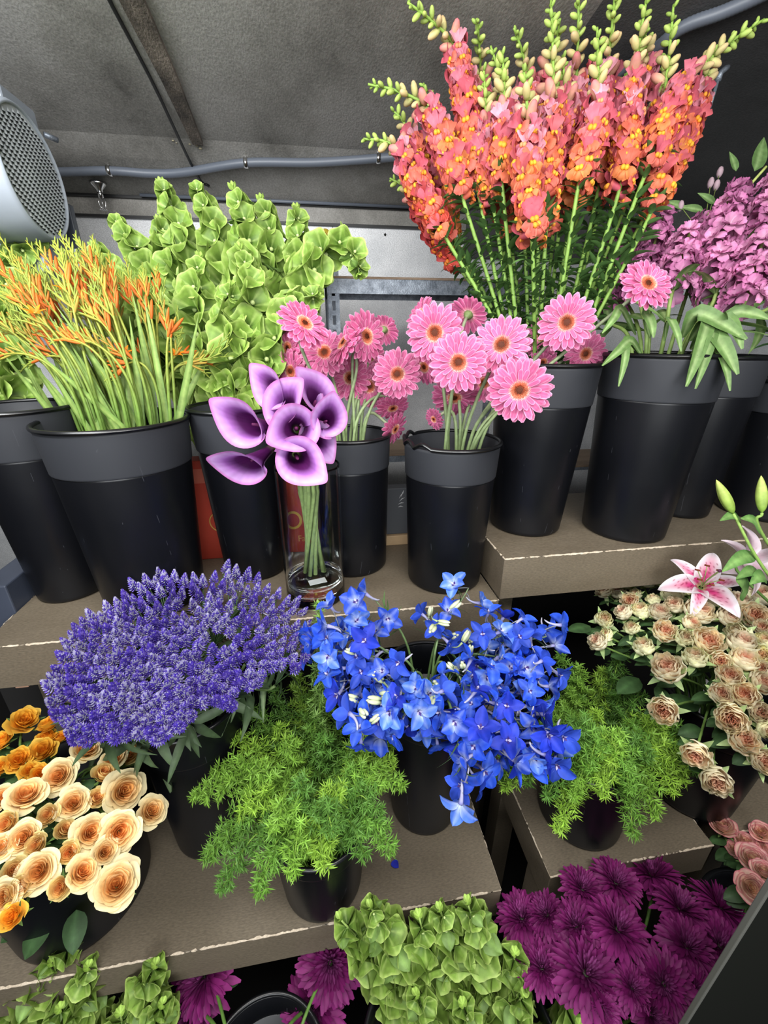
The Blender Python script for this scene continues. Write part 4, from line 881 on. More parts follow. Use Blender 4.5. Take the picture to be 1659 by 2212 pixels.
# ------------------------------------------------------------------ crocosmia
BUDT = G(); ball(BUDT, (0, 0, .5), .5, (1, 1, 1), 6, 6, sc3=(.17, .17, 1)); BUDT = BUDT.tpl()
def croc(i):
    bu = rnd.uniform(125, 415); f = (bu - 110) / 305
    tipu = bu - rnd.uniform(70, 330) * (1.12 - f) - 25 + (rnd.uniform(0, 50) if f > .8 else 0); tipv = rnd.uniform(500, 815) + (30 if f > .75 else 0)
    if i % 3 == 0: tipv = rnd.uniform(505, 600)
    if i in (1, 2, 3): bu = 412; tipu = (470, 425, 450)[i - 1]; tipv = (795, 770, 812)[i - 1]
    if i == 4: bu, tipu, tipv = 130, -15, 490
    if i == 5: bu, tipu, tipv = 260, 128, 500
    dp = .88 + rnd.uniform(-.07, .10)
    c, br, tr, H = BK['b2']; low = atd(bu, 893, dp); oo = low[:2] - c[:2]; no = np.linalg.norm(oo); low[:2] = c[:2] + oo * min(1, tr * .84 / max(no, 1e-6)); lo = c.copy(); lo[:2] += (low[:2] - c[:2]) * .5; lo[2] += .05
    tip = atd(tipu, tipv, dp - .03); d0 = low - lo; n_ = 30
    P = np.concatenate([[lo], bez(low, low + nrm(d0) * .10 + [0, 0, .04], low + (tip - low) * .72 + [0, 0, .055], tip, n_)]); base = lo
    t = thing('crocosmia_stalk', base); stembuild('stem', P, np.linspace(.0032, .0009, n_ + 1), t, base, lin((96, 128, 56)), lin((170, 160, 60)))
    for b in range(3 if i % 2 else 2):
        k0 = (n_ - 11, n_ - 16, n_ - 13)[b]; q = P[k0]; T = nrm(P[k0 + 2] - P[k0])
        if b == 0: Q = P[k0:]
        else:
            side = nrm(np.cross(T, [0, 1, .2])) * (1 if (i + b) % 2 else -1); Lb = rnd.uniform(.06, .11); Q = bez(q, q + T * Lb * .4, q + T * Lb * .8 + side * .02, q + T * Lb + side * rnd.uniform(.02, .05) + [0, 0, rnd.uniform(0, .03)], 9)
            g = G(); tube(g, Q - base, np.linspace(.0015, .0007, len(Q)), 5, lin((130, 146, 60))); build('side_branch', g, M_STEM, t)
        g = G(); m = 9; L = np.linspace(0, 1, len(Q)); side = nrm(np.cross(T, _fw)); open_ = rnd.random(); orange = rnd.random() < .6
        R, TT, S, cm = [], [], [], []
        for k in range(m):
            s = .12 + .88 * k / m; p = np.array([np.interp(s, L, Q[:, a]) for a in range(3)]); p2 = np.array([np.interp(min(s + .08, 1), L, Q[:, a]) for a in range(3)]); tt = nrm(p2 - p + 1e-7 * T)
            d = nrm(tt * 1.0 + side * (.42 if k % 2 else -.42) + np.array([0, 0, .25])); sz = (.029 - .018 * k / m) * rnd.uniform(.85, 1.2)
            if k < 3 and orange: sz *= 1.25
            R.append(frame(d)); TT.append(p - base); S.append(sz)
            gcol = lin((152, 168, 72)); oc = lin((222, 116, 44)); ratio = max(0, 1 - k / (m * (.30 + .6 * open_))) if orange else max(0, .25 - k / m)
            cm.append(mix(gcol, oc * rnd.uniform(.85, 1.1), min(1, ratio * 1.5)))
        g.inst(BUDT, R, TT, S, cm); e = build('bud_row', g, M_PETAL, t)
    if i % 2 == 0 or i % 5 == 0:
        g = Pieces(); dL = nrm(tip - low); a = atd(min(bu, 385) + rnd.uniform(-15, 12), 900, dp); V, F, C = petal(rnd.uniform(.16, .30), .014, P_lance, 0, rnd.uniform(-.3, .35), .3, 12, 3, leafcol(lin((84, 118, 52)), lin((126, 152, 70)), lin((150, 172, 96))))
        x = nrm(nrm(dL) + np.array([rnd.uniform(-.25, .35), 0, .35])); y = nrm(np.cross([0, 1, .3], x)); Rm = np.stack([x, y, np.cross(x, y)], 1); aa = np.array([a[0] * .80 + c[0] * .20, (a[1] + c[1]) / 2, c[2] + H - .06])
        g.add(V @ Rm.T + (aa - base), F, C); g.build('leaf', M_LEAF, t)
    if i in (2, 8, 14, 20):   # an open star flower
        g = G()
        for k in range(6): V, F, C = petal(.022, .007, P_lance, .7, -.5, .2, 6, 3, leafcol(lin((240, 120, 20)), lin((250, 160, 40))), 0); g.add(rz(V, k * PI / 3), F, C)
        put('open_flower', mesh('open_flower', g, M_PETAL), t, frame(camdir(.2, .5, .6)), P[n_ - 12] - base)
    reg('croc', t, tip)
for i in range(74): croc(i)

# ------------------------------------------------------------------ snapdragons
def snap_mesh(seed, c1, c2, cp):
    r = random.Random(seed); g = G(); cc = lambda a, b: (lambda U, V: mix(mix(a, b, U), np.minimum(b * 1.2, 1), np.clip((np.abs(V) - .75) * 3, 0, 1) * .6))
    lathe(g, [(.0035, 0), (.0055, .004), (.0062, .012), (.0068, .019)], 12, c1, [c1 * 1.15, c1, c1, c2])
    for s in (-1, 1):   # upper lip
        V, F, C = petal(.024, .024, P_spoon, 1.0 + r.uniform(-.1, .2), -1.3, .25, 8, 6, cc(c1, c1 * .95), .003, 0, .06, r.random() * 6); V = rz(V, s * .42); g.add(V + [0, 0, .017], F, C)
    for s in (-1, 0, 1):  # lower lip
        V, F, C = petal(.021, .021, P_spoon, .75, -2.0 + r.uniform(-.2, .2), .2, 8, 6, cc(c2, c2 * 1.02), .003, 0, .07, r.random() * 6); V = rz(V, PI + s * .75); g.add(V + [0, 0, .016], F, C)
    for s in (-1, 1): ball(g, (-.0055, s * .0028, .0205), .0043, cp, 9, 7, sc3=(1.1, .9, .85))
    return mesh('blossom', g, M_PETAL)
PKc, ORc, RDc, YLc = lin((206, 112, 130)), lin((220, 116, 84)), lin((178, 64, 66)), lin((240, 172, 56))
SM = [snap_mesh(1, PKc, lin((214, 114, 116)), YLc), snap_mesh(2, lin((206, 100, 108)), ORc, YLc), snap_mesh(3, lin((218, 112, 90)), lin((228, 134, 78)), lin((250, 190, 60))), snap_mesh(4, lin((224, 156, 172)), lin((214, 128, 146)), lin((236, 160, 110))), snap_mesh(5, lin((200, 92, 108)), lin((214, 108, 92)), lin((246, 172, 60)))]
SRED = [snap_mesh(6, RDc, lin((214, 84, 70)), lin((230, 130, 50)))]
def budm(ca, cb, L, name='bud'):
    g = G(); ball(g, (0, 0, L * .55), L * .5, ca, 8, 7, sc3=(.52, .52, 1.0), col2=cb)
    for k in range(4): V, F, C = petal(L * .55, L * .38, P_oval, 1.2, .25, .5, 5, 3, lin((140, 172, 76)), L * .05); g.add(rz(V, k * PI / 2 + .3), F, C)
    return mesh(name, g, M_PETAL)
BUDS = [budm(lin((226, 206, 150)), lin((226, 120, 136)), .026), budm(lin((190, 206, 120)), lin((226, 190, 150)), .019), budm(lin((156, 188, 86)), lin((196, 214, 120)), .014), budm(lin((140, 176, 78)), lin((176, 202, 104)), .010)]
def small_leaves(g, P, s0, s1, n, L, W, col, base, droop=-.5, el=.5):
    Lc = np.linspace(0, 1, len(P))
    for k in range(n):
        s = s0 + (s1 - s0) * (k + rnd.random()) / n; q = np.array([np.interp(s, Lc, P[:, a]) for a in range(3)]); q2 = np.array([np.interp(min(s + .02, 1), Lc, P[:, a]) for a in range(3)]); T = nrm(q2 - q + np.array([0, 0, 1e-6]))
        V, F, C = petal(L * rnd.uniform(.7, 1.2), W * rnd.uniform(.8, 1.2), P_lance, el, droop + rnd.uniform(-.5, .5), .3, 6, 3, leafcol(col * .85, col * 1.15, col * 1.4), .002, rnd.uniform(-.6, .6))
        R = frame(T) @ rotm((0, 0, 1), rnd.uniform(0, 6.28)); g.add(V @ R.T + (q - base), F, C * rnd.uniform(.85, 1.1))
SN = [ # bottom of bloom, top of bloom, tip, depth, kind
 ((955, 500), (872, 330), (785, 300), .93, 0), ((990, 575), (905, 440), (842, 385), 1.03, 1), ((1000, 430), (925, 235), (795, 182), .90, 0), ((1030, 400), (985, 110), (880, 5), .90, 0), ((1060, 380), (1040, 190), (1030, 40), .98, 0), ((1085, 400), (1090, 250), (1085, 110), .86, 0),
 ((1150, 520), (1140, 270), (1130, 140), .82, 0), ((1180, 480), (1195, 220), (1190, 0), .85, 0), ((1235, 440), (1245, 170), (1250, -20), .90, 0), ((1130, 450), (1095, 240), (1060, 100), .92, 0), ((1290, 420), (1310, 170), (1330, -30), .92, 0), ((1335, 420), (1365, 180), (1400, -20), .86, 0),
 ((1410, 450), (1435, 210), (1455, 10), .88, 0), ((1400, 360), (1480, 180), (1650, 42), .84, 0), ((1430, 400), (1510, 210), (1545, 110), .94, 0), ((1265, 350), (1190, 170), (1210, 40), .97, 0), ((1200, 410), (1145, 190), (1110, 60), .97, 0), ((1330, 330), (1395, 150), (1390, 60), .99, 0), ((1250, 400), (1290, 230), (1290, 60), .83, 0), ((1100, 500), (1030, 330), (1000, 180), .97, 0), ((930, 420), (890, 300), (850, 240), 1.0, 0), ((1170, 400), (1220, 250), (1215, 120), .88, 0), ((1370, 400), (1420, 280), (1440, 120), .95, 0), ((980, 520), (945, 330), (915, 180), 1.0, 0), ((1065, 440), (1050, 280), (1045, 150), .90, 0), ((1210, 470), (1210, 330), (1200, 180), .95, 0), ((1300, 440), (1340, 300), (1350, 160), .95, 0), ((1380, 430), (1400, 300), (1420, 160), 1.0, 0), ((1150, 480), (1090, 330), (1070, 200), .95, 0)]
def below(u, v, d):      # keep the tops under the ceiling
    while d > .4:
        q = atd(u, v, d)
        if q[2] < ceilz(q[0], q[1]) - .03: return q
        d -= .01
    return q
for i, (B_, T_, Q_, dp, kd) in enumerate(SN):
    c, br, tr, H = BK['a1']; a, b, q = (below(*B_, dp), below(*T_, dp - .03), below(*Q_, dp - .04))
    rim = c + np.array([0, 0, H]); off = (a - rim) * [1, 1, 0]; rim = rim + nrm(off) * min(np.linalg.norm(off) * .42, tr * .7); bt = c + np.array([0, 0, .03]) - nrm(off) * .03
    P = spline([bt, rim, a, (a + b) / 2 + (rnd.uniform(-.006, .006), 0, 0), b, (b + q) / 2 + np.array([0, 0, .008]), q], 70); base = bt
    t = thing('snapdragon', base); stembuild('stem', P, np.linspace(.0048, .0022, 70), t, base, lin((110, 146, 66)), lin((138, 170, 78)))
    D = np.linalg.norm(P[:, None] - np.array([a, b])[None], axis=2); ia, ib = int(np.argmin(D[:, 0])), int(np.argmin(D[:, 1])); s, k = float(ia), 0
    seg = np.linalg.norm(P[ia + 1] - P[ia])
    while s < ib:
        j = min(int(s), 68); p = P[j] + (P[j + 1] - P[j]) * (s - j); T = nrm(P[j + 1] - P[j]); Fm = frame(T); an = k * 2.39996 + i; d = Fm @ np.array([math.cos(an), math.sin(an), .28]); ff = (s - ia) / max(ib - ia, 1)
        ms = SRED if kd == 1 or (i in (0, 20) and ff < .4 and k % 2) else ([SM[2], SM[1], SM[4]] if ff < .35 else [SM[1], SM[0], SM[4], SM[2]] if ff < .7 else [SM[0], SM[3], SM[4]])
        # blossom hangs with its upper lip towards the tip
        z = nrm(d); x = nrm(T - z * (T @ z)); R = np.stack([x, np.cross(z, x), z], 1) @ rotm((0, 0, 1), rnd.uniform(-.35, .35))
        put('blossom', rnd.choice(ms), t, R, p - base, rnd.uniform(1.0, 1.3) * (1.0 if ff < .75 else .85)); s += .0098 / seg; k += 1
    s = float(ib)
    while s < 69:
        ff = (s - ib) / (69 - ib + .01); j = min(int(s), 68); p = P[j]; T = nrm(P[min(j + 1, 69)] - P[j] + 1e-6); Fm = frame(T); an = k * 2.39996; bi = 0 if ff < .14 else 1 if ff < .45 else 2 if ff < .78 else 3
        d = Fm @ np.array([math.cos(an), math.sin(an), .7]); put('bud', BUDS[bi], t, frame(d), p - base, rnd.uniform(1.15, 1.5)); s += (.0085 if ff < .3 else .0065) / max(np.linalg.norm(P[min(j + 1, 69)] - P[j]), .002); k += 1
    g = Pieces(); small_leaves(g, P[:ia + 3], .42, 1.0, 58, .040, .013, lin((78, 112, 60)), base); g.build('leaf', M_LEAF, t)
    reg('snap', t, b)

# ------------------------------------------------------------------ stock (mauve)
def floret_mesh(seed, c1, c2):
    r = random.Random(seed); g = G()
    for i in range(11):
        t = i / 10; V, F, C = petal(.020 * (.6 + .4 * t), .017, P_spoon, 1.25 - 1.1 * t, -.7, .2, 6, 5, lambda U, V: mix(c2, c1, U) * (1 - .1 * np.abs(V))[..., None], .001, r.uniform(-.4, .4), .10, r.random() * 6); g.add(rz(V, i * 2.4), F, C * r.uniform(.9, 1.1))
    return mesh('floret', g, M_PETAL)
KM = [floret_mesh(1, lin((200, 122, 170)), lin((218, 168, 194))), floret_mesh(2, lin((184, 104, 154)), lin((204, 146, 180))), floret_mesh(3, lin((176, 96, 148)), lin((196, 132, 174)))]
ST = [((1310, 680), (1345, 500), 1.02), ((1385, 640), (1430, 470), .93), ((1450, 640), (1490, 500), .86), ((1400, 560), (1410, 480), 1.0), ((1545, 640), (1570, 440), .84), ((1600, 670), (1650, 510), .80), ((1640, 520), (1690, 370), .86), ((1580, 560), (1600, 400), .95), ((1500, 580), (1530, 470), .95), ((1680, 650), (1720, 500), .9), ((1340, 620), (1370, 540), 1.05), ((1640, 640), (1640, 560), .90)]
for i, (B_, T_, dp) in enumerate(ST):
    c, br, tr, H = BK['a2']; a, b = atd(*B_, dp), atd(*T_, dp); rim = c + np.array([0, 0, H]); off = (a - rim) * [1, 1, 0]; rim = rim + nrm(off) * min(np.linalg.norm(off) * .5, tr * .7); bt = c + np.array([0, 0, .03])
    P = spline([bt, rim, a, b], 50); base = bt; t = thing('stock_flower', base); stembuild('stem', P, np.linspace(.005, .003, 50), t, base, lin((112, 142, 72)), lin((140, 160, 90)))
    n_ = max(14, int(np.linalg.norm(b - a) / .0062))
    for k in range(n_):
        p = a + (b - a) * k / n_; T = nrm(b - a); d = frame(T) @ np.array([math.cos(k * 2.4), math.sin(k * 2.4), .35]); rr = (.030 + .012 * math.sin(k * 1.7)) * (1 - .4 * (k / n_) ** 3)
        put('floret', KM[0 if (k % 3 and dp < .9) else 1 if dp < .96 else 2], t, frame(d, k), p + nrm(d) * rr * .8 - base, rnd.uniform(1.2, 1.65) * (1 - .3 * (k / n_) ** 3))
    g = G()
    for k in range(6): V, F, C = petal(.012, .004, P_oval, 1.2, 0, .4, 4, 3, lin((170, 190, 120)), .001); g.add(rz(V, k) @ frame(b - a).T + (b - base), F, C)
    build('bud_tip', g, M_LEAF, t)
    g = Pieces()
    for k in range(5):
        s = rnd.uniform(.42, .75); q = P[int(s * 49)]; T = nrm(P[int(s * 49) + 1] - q); V, F, C = petal(rnd.uniform(.07, .12), .022, P_lance, .9, rnd.uniform(-1.6, -.5), -.2, 9, 5, leafcol(lin((92, 126, 66)), lin((120, 150, 88)), lin((160, 180, 120))), .003, rnd.uniform(-.5, .5)); g.add(V @ (frame(T) @ rotm((0, 0, 1), rnd.uniform(0, 6.28))).T + (q - base), F, C)
    g.build('leaf', M_LEAF, t); reg('stock', t, b)
# big strap leaves hanging over the rim of the stock bucket
for i, (uu, vv, u2, v2, W, tw) in enumerate(((1352, 745, 1335, 835, .020, .4), (1360, 748, 1300, 790, .022, .2), (1525, 700, 1480, 835, .034, 0), (1535, 720, 1500, 840, .026, .3), (1500, 690, 1610, 735, .040, 0), (1530, 730, 1590, 810, .042, .1), (1560, 700, 1600, 755, .034, 0), (1390, 690, 1410, 730, .026, .2), (1580, 690, 1659, 690, .03, 0), (1440, 700, 1470, 760, .02, .2), (1340, 680, 1300, 720, .02, 0), (1545, 770, 1575, 845, .022, 0))):
    c, br, tr, H = BK['a2']; a = atd(uu, vv, .80); b = atd(u2, v2, .78); W *= .85; mid = (a + b) / 2 + np.array([0, -.004, .009]); st = c + np.array([0, 0, H * .85])
    t = thing('stock_leaf', a, None, None); g = G(); n_ = 12; Q = spline([st * .35 + a * .65 + [0, 0, .01], a + [0, 0, .01], mid, b], n_); Tq = np.gradient(Q, axis=0); sd = np.array([nrm(np.cross(x, -_fw)) for x in Tq]); wv = W * P_oval(np.linspace(.02, .97, n_)) * .5
    V = np.stack([Q + sd * (k * wv)[:, None] + (-_fw) * (.12 * W * abs(k)) for k in (-1, -.5, 0, .5, 1)], 1); U_, V_ = np.meshgrid(np.linspace(0, 1, n_), np.linspace(-1, 1, 5), indexing='ij')
    g.add(V.reshape(-1, 3) - a, gridF(n_, 5), leafcol(lin((80, 110, 58)), lin((108, 138, 78)), lin((150, 172, 118)))(U_, V_).reshape(-1, 3)); build('blade', g, M_LEAF, t); reg('stockleaf', t, b)
# wispy green stem and leaves behind the stock at the right edge
t = thing('leafy_sprig', BK['a3'][0] + [0, 0, .05], 'pointed green sprig with pale buds rising behind the mauve stock at the right edge', 'sprig'); base = BK['a3'][0] + np.array([0, 0, .05])
P = spline([base, base + [0, 0, .36], atd(1500, 560, 1.02), atd(1560, 470, .98), atd(1655, 360, .95)], 30); stembuild('stem', P, .003, t, base, lin((120, 146, 70)), lin((176, 190, 110)))
g = Pieces()
for (u, v, L, W, az) in ((1630, 370, .085, .035, 1.3), (1590, 370, .05, .02, 1.9), (1545, 440, .05, .02, 2.6), (1480, 450, .05, .02, 2.8), (1520, 455, .06, .02, 3.0)):
    V, F, C = petal(L, W, P_lance, 0, -.2, .2, 8, 5, leafcol(lin((90, 124, 70)), lin((120, 150, 90)), lin((150, 180, 120)))); x = camdir(math.cos(az), math.sin(az), .1); y = nrm(np.cross(-_fw, x)); g.add(V @ np.stack([x, y, np.cross(x, y)], 1).T + (atd(u, v, 1.0) - base), F, C)
g.build('leaf', M_LEAF, t)
g = G()
for (u, v) in ((1548, 400), (1470, 445), (1535, 395), (1555, 372)):
    p = atd(u, v, 1.0); ball(g, p - base, .010, lin((196, 170, 180)), 7, 6, sc3=(.7, .7, 1.2)); tube(g, [P[18] - base, p - base], .001, 5, lin((140, 160, 90)))
build('pale_bud', g, M_PETAL, t)
# green stems in the right edge bucket
c, br, tr, H = BK['a4']
for i in range(5):
    t = thing('foliage_branch', c + [0, 0, .03]); P = spline([c + [0, 0, .03], c + np.array([-.06 + .03 * i, .0, H]), c + np.array([-.10 + .05 * i, .03, H + .12])], 16); b0 = c + [0, 0, .03]; stembuild('stem', P, .005, t, b0, lin((60, 90, 50))); g = Pieces(); small_leaves(g, P, .6, 1, 9, .07, .022, lin((60, 92, 54)), b0); g.build('leaf', M_LEAF, t); reg('edge', t, P[-1])

# ------------------------------------------------------------------ violet-blue filler
tiny = G(); tiny.add([(-.5, 0, .3), (.5, 0, .3), (0, -.5, .3), (0, .5, .3), (0, 0, 0), (0, 0, 1)], [np.array([(0, 2, 4), (2, 1, 4), (1, 3, 4), (3, 0, 4), (2, 0, 5), (1, 2, 5), (3, 1, 5), (0, 3, 5)])], (1, 1, 1)); tt = tiny.tpl()
def spike_mesh(seed, white):
    r = random.Random(seed); g = G(); R, T, S, cm = [], [], [], []; n = 110; L = .027
    for i in range(n):
        f = i / n; a = i * 2.39996; rad = .0088 * (1 - f) ** .75 + .0008; el = .15 + 1.25 * f; d = np.array([math.cos(a) * math.cos(el), math.sin(a) * math.cos(el), math.sin(el) + .25]); R.append(frame(d)); T.append((rad * math.cos(a) * .6, rad * math.sin(a) * .6, L * f)); S.append(1)
        w_ = r.random() < white * (1.2 if f > .35 else .7); c = lin((204, 200, 230)) * r.uniform(.8, 1.05) if w_ else lin((98, 74, 196)) * r.uniform(.65, 1.25) if r.random() < .7 else lin((140, 118, 214)); cm.append(c)
    V, F, C = tt; V = V * [.0030, .0030, .0062]; g.inst((V, F, C), R, T, S, cm); return mesh('flower_spike', g, M_PETAL, False)
PM = [spike_mesh(s, w_) for s, w_ in ((1, .08), (2, .30), (3, .5), (4, .15), (5, .38))]
POLY = [(98, 1480), (120, 1560), (150, 1600), (230, 1600), (300, 1585), (350, 1600), (400, 1560), (430, 1520), (505, 1525), (510, 1480), (560, 1480), (575, 1440), (650, 1440), (680, 1400), (680, 1350), (650, 1290), (580, 1265), (570, 1235), (495, 1205), (470, 1235), (400, 1240), (340, 1230), (275, 1250), (260, 1290), (190, 1330), (150, 1360), (125, 1400)]
def inpoly(x, y, P):
    c = False
    for i in range(len(P)):
        (x1, y1), (x2, y2) = P[i], P[i - 1]
        if (y1 > y) != (y2 > y) and x < (x2 - x1) * (y - y1) / (y2 - y1) + x1: c = not c
    return c
pts = []; tries = 0
while len(pts) < 330 and tries < 60000:
    tries += 1; u, v = rnd.uniform(95, 685), rnd.uniform(1200, 1605); md = 19.5
    if inpoly(u, v, POLY) and math.hypot((u - 480) / 30, (v - 1375) / 22) > 1 and all((u - a) ** 2 + (v - b) ** 2 > md * md for a, b in pts): pts.append((u, v))
FC, FR = (-.28, .62, 1.00), (.30, .26, .20)
# group the spikes into sprays, each spray one cut stem
seeds = rnd.sample(pts, 30); gr = {k: [] for k in range(30)}
for p in pts: gr[min(range(30), key=lambda k: (seeds[k][0] - p[0]) ** 2 + (seeds[k][1] - p[1]) ** 2)].append(p)
for k, L_ in gr.items():
    if not L_: continue
    PP = [dome(u, v, FC, FR) for u, v in L_]; cen = np.mean([p for p, n in PP], 0); nn = nrm(np.mean([n for p, n in PP], 0)); node = cen - nn * .075
    base, S_ = stempath('c1', node, nn, .05, .7); t = thing('violet_filler_spray', base); stembuild('stem', S_, .0028, t, base, DGREEN, lin((92, 112, 66)))
    tone = rnd.choice([0, 1, 2, 3, 4])
    g = G(); 
    for (p, n) in PP:
        d = nrm(nrm(p - node) * .45 + n * .45 + nrm(CAM - p) * .65); tube(g, bez(node, node + nn * .02, p - d * .045, p - d * .012, 6) - base, .0012, 4, DGREEN)
        put('flower_spike', PM[tone if rnd.random() < .55 else rnd.randrange(5)], t, frame(d, rnd.uniform(0, 6)), p - d * .022 - base, rnd.uniform(.92, 1.2))
    build('branchlet', g, M_STEM, t); g = Pieces(); small_leaves(g, S_, .6, 1.0, 7, .075, .014, lin((66, 84, 56)), base, -.9); g.build('leaf', M_LEAF, t); reg('fill', t, cen)
# drooping leaves below the filler
for i, (a, b, W) in enumerate((((385, 1590), (440, 1600), .016), ((345, 1570), (375, 1705), .034), ((420, 1560), (400, 1620), .012), ((470, 1500), (430, 1590), .012), ((540, 1490), (500, 1560), .014), ((575, 1450), (570, 1560), .014), ((600, 1430), (615, 1452), .012), ((530, 1500), (480, 1590), .010), ((330, 1590), (250, 1640), .016), ((300, 1590), (215, 1635), .018), ((240, 1600), (190, 1680), .014), ((460, 1560), (455, 1610), .010))):
    p, q = atd(*a, .80), atd(*b, .76); m_ = (p + q) / 2 + np.array([0, 0, .018]); t = thing('drooping_leaf', p); n_ = 10; Q = spline([p, m_, q], n_); Tq = np.gradient(Q, axis=0); sd = np.array([nrm(np.cross(x, -_fw + [0, 0, .3])) for x in Tq]); wv = W * P_lance(np.linspace(.05, .98, n_)) * .5
    V = np.stack([Q + sd * (k * wv)[:, None] - _fw * (.3 * W * abs(k)) for k in (-1, 0, 1)], 1); U_, V_ = np.meshgrid(np.linspace(0, 1, n_), np.linspace(-1, 1, 3), indexing='ij')
    g = G(); g.add(V.reshape(-1, 3) - p, gridF(n_, 3), leafcol(lin((74, 96, 68)), lin((104, 124, 88)), lin((124, 142, 100)))(U_, V_).reshape(-1, 3)); build('blade', g, M_LEAF, t); reg('droop', t, q)

# ------------------------------------------------------------------ asparagus fern
ndl = G(); ndl.add([(0, -.5, 0), (0, .5, 0), (.55, .6, .06), (.55, -.6, .06), (1, 0, 0)], [np.array([(0, 1, 2, 3)]), np.array([(3, 2, 4)])], (1, 1, 1)); NT = ndl.tpl()
def fern_frond(key, tip, bk, cg, wid=.036, start=.30, arch=.07, dens=1.0, bend=None):
    c, br, tr, H = BK[bk]; off = (tip - c) * [1, 1, 0]; rim = c + np.array([0, 0, H]) + nrm(off) * tr * .55; b0 = c + np.array([0, 0, .03]) + nrm(off) * .01
    mid = (rim + tip) / 2 + np.array([0, 0, arch]); P = spline([b0, rim, mid, tip], 60); base = b0
    L = np.concatenate([[0], np.cumsum(np.linalg.norm(np.diff(P, axis=0), axis=1))]); t = thing('asparagus_fern_frond', base); stembuild('stem', P, np.linspace(.0022, .0008, 60), t, base, lin((84, 116, 44)), lin((126, 160, 60)))
    R, T, S, cm = [], [], [], []; s = L[-1] * start; k = 0; gb = G()
    while s < L[-1]:
        f = min(max((s / L[-1] - start) / (1 - start), 0), 1); wl = wid * min(1, f * 5 + .35) * (1 - f ** 2.2) ** .75 + .004; q = np.array([np.interp(s, L, P[:, a]) for a in range(3)]); q2 = np.array([np.interp(s + .006, L, P[:, a]) for a in range(3)]) if s < L[-1] - .006 else q + (P[-1] - P[-2]); Tn = nrm(q2 - q); Fm = frame(Tn)
        for j in range(2):
            a = k * 2.39996 + j * PI + nr.rand() * .5; d = nrm(Fm @ np.array([math.cos(a), math.sin(a), .75])); ln = wl * (.75 + .4 * nr.rand()); nt = max(1, int(ln / .0085)); gb_pts = [q - base, q + d * ln - base]; tube(gb, gb_pts, .0006, 3, lin((96, 130, 50)), caps=False)
            for m_ in range(nt + 1):
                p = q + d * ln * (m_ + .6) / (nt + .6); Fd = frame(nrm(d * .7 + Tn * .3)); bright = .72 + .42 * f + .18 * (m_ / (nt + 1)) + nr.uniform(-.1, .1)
                nn_ = 10
                for z in range(nn_):
                    az = z * 2 * PI / nn_ + nr.rand() * .5; el = nr.uniform(.05, .85); dd = Fd @ np.array([math.cos(az) * math.cos(el), math.sin(az) * math.cos(el), math.sin(el)])
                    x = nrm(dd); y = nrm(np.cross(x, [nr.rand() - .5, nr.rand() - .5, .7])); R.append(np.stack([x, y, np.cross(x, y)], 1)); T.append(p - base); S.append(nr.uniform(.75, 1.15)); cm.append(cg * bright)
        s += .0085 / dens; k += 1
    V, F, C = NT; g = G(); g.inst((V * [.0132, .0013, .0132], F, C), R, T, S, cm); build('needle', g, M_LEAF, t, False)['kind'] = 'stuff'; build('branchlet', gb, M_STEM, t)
    reg(key, t, tip)
FG = [lin((122, 164, 62)), lin((104, 148, 58)), lin((88, 130, 54)), lin((136, 174, 62))]
F1 = [(420, 1722, .72), (445, 1858, .68), (480, 1918, .64), (505, 1590, .80), (462, 1672, .76), (540, 1530, .84), (590, 1490, .88), (640, 1450, .90), (700, 1440, .90), (745, 1520, .88), (770, 1600, .82), (840, 1610, .80), (868, 1695, .74), (850, 1842, .68), (790, 1850, .66), (700, 1880, .62), (630, 1895, .60), (560, 1925, .61), (700, 1590, .76), (600, 1570, .80), (540, 1680, .70), (800, 1700, .72), (650, 1690, .66), (730, 1720, .66), (590, 1790, .62), (660, 1500, .86), (720, 1800, .60), (520, 1760, .68), (620, 1620, .76), (780, 1640, .78), (820, 1760, .68), (850, 1650, .76), (830, 1700, .72), (680, 1550, .80)]
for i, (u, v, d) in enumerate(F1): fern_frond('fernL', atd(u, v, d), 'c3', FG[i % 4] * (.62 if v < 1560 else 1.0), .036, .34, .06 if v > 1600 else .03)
fern_frond('fernL', atd(690, 1300, .82), 'c3', lin((128, 164, 84)), .022, .5, .0, .7)
F2 = [(1062, 1668, .78), (1130, 1690, .76), (1205, 1795, .72), (1240, 1720, .70), (1208, 1415, .92), (1345, 1395, .92), (1300, 1450, .92), (1230, 1490, .88), (1430, 1560, .86), (1505, 1668, .80), (1455, 1710, .76), (1415, 1765, .74), (1368, 1805, .70), (1232, 1600, .74), (1290, 1540, .80), (1330, 1640, .72), (1170, 1600, .80), (1400, 1640, .74), (1300, 1720, .68), (1180, 1520, .86), (1370, 1560, .82), (1350, 1480, .88), (1460, 1620, .80), (1120, 1620, .82), (1270, 1660, .70), (1200, 1660, .72), (1420, 1590, .84), (1250, 1440, .90), (1360, 1710, .70), (1390, 1500, .88), (1090, 1700, .75), (1150, 1640, .77), (1100, 1650, .79), (1180, 1720, .71), (1480, 1690, .76), (1440, 1660, .78), (1490, 1630, .82), (1080, 1680, .77)]
for i, (u, v, d) in enumerate(F2): fern_frond('fernR', atd(u, v, d), 'c5', FG[(i + 1) % 4] * (.75 if v < 1500 else 1.0), .034, .34, .06 if v > 1560 else .03)

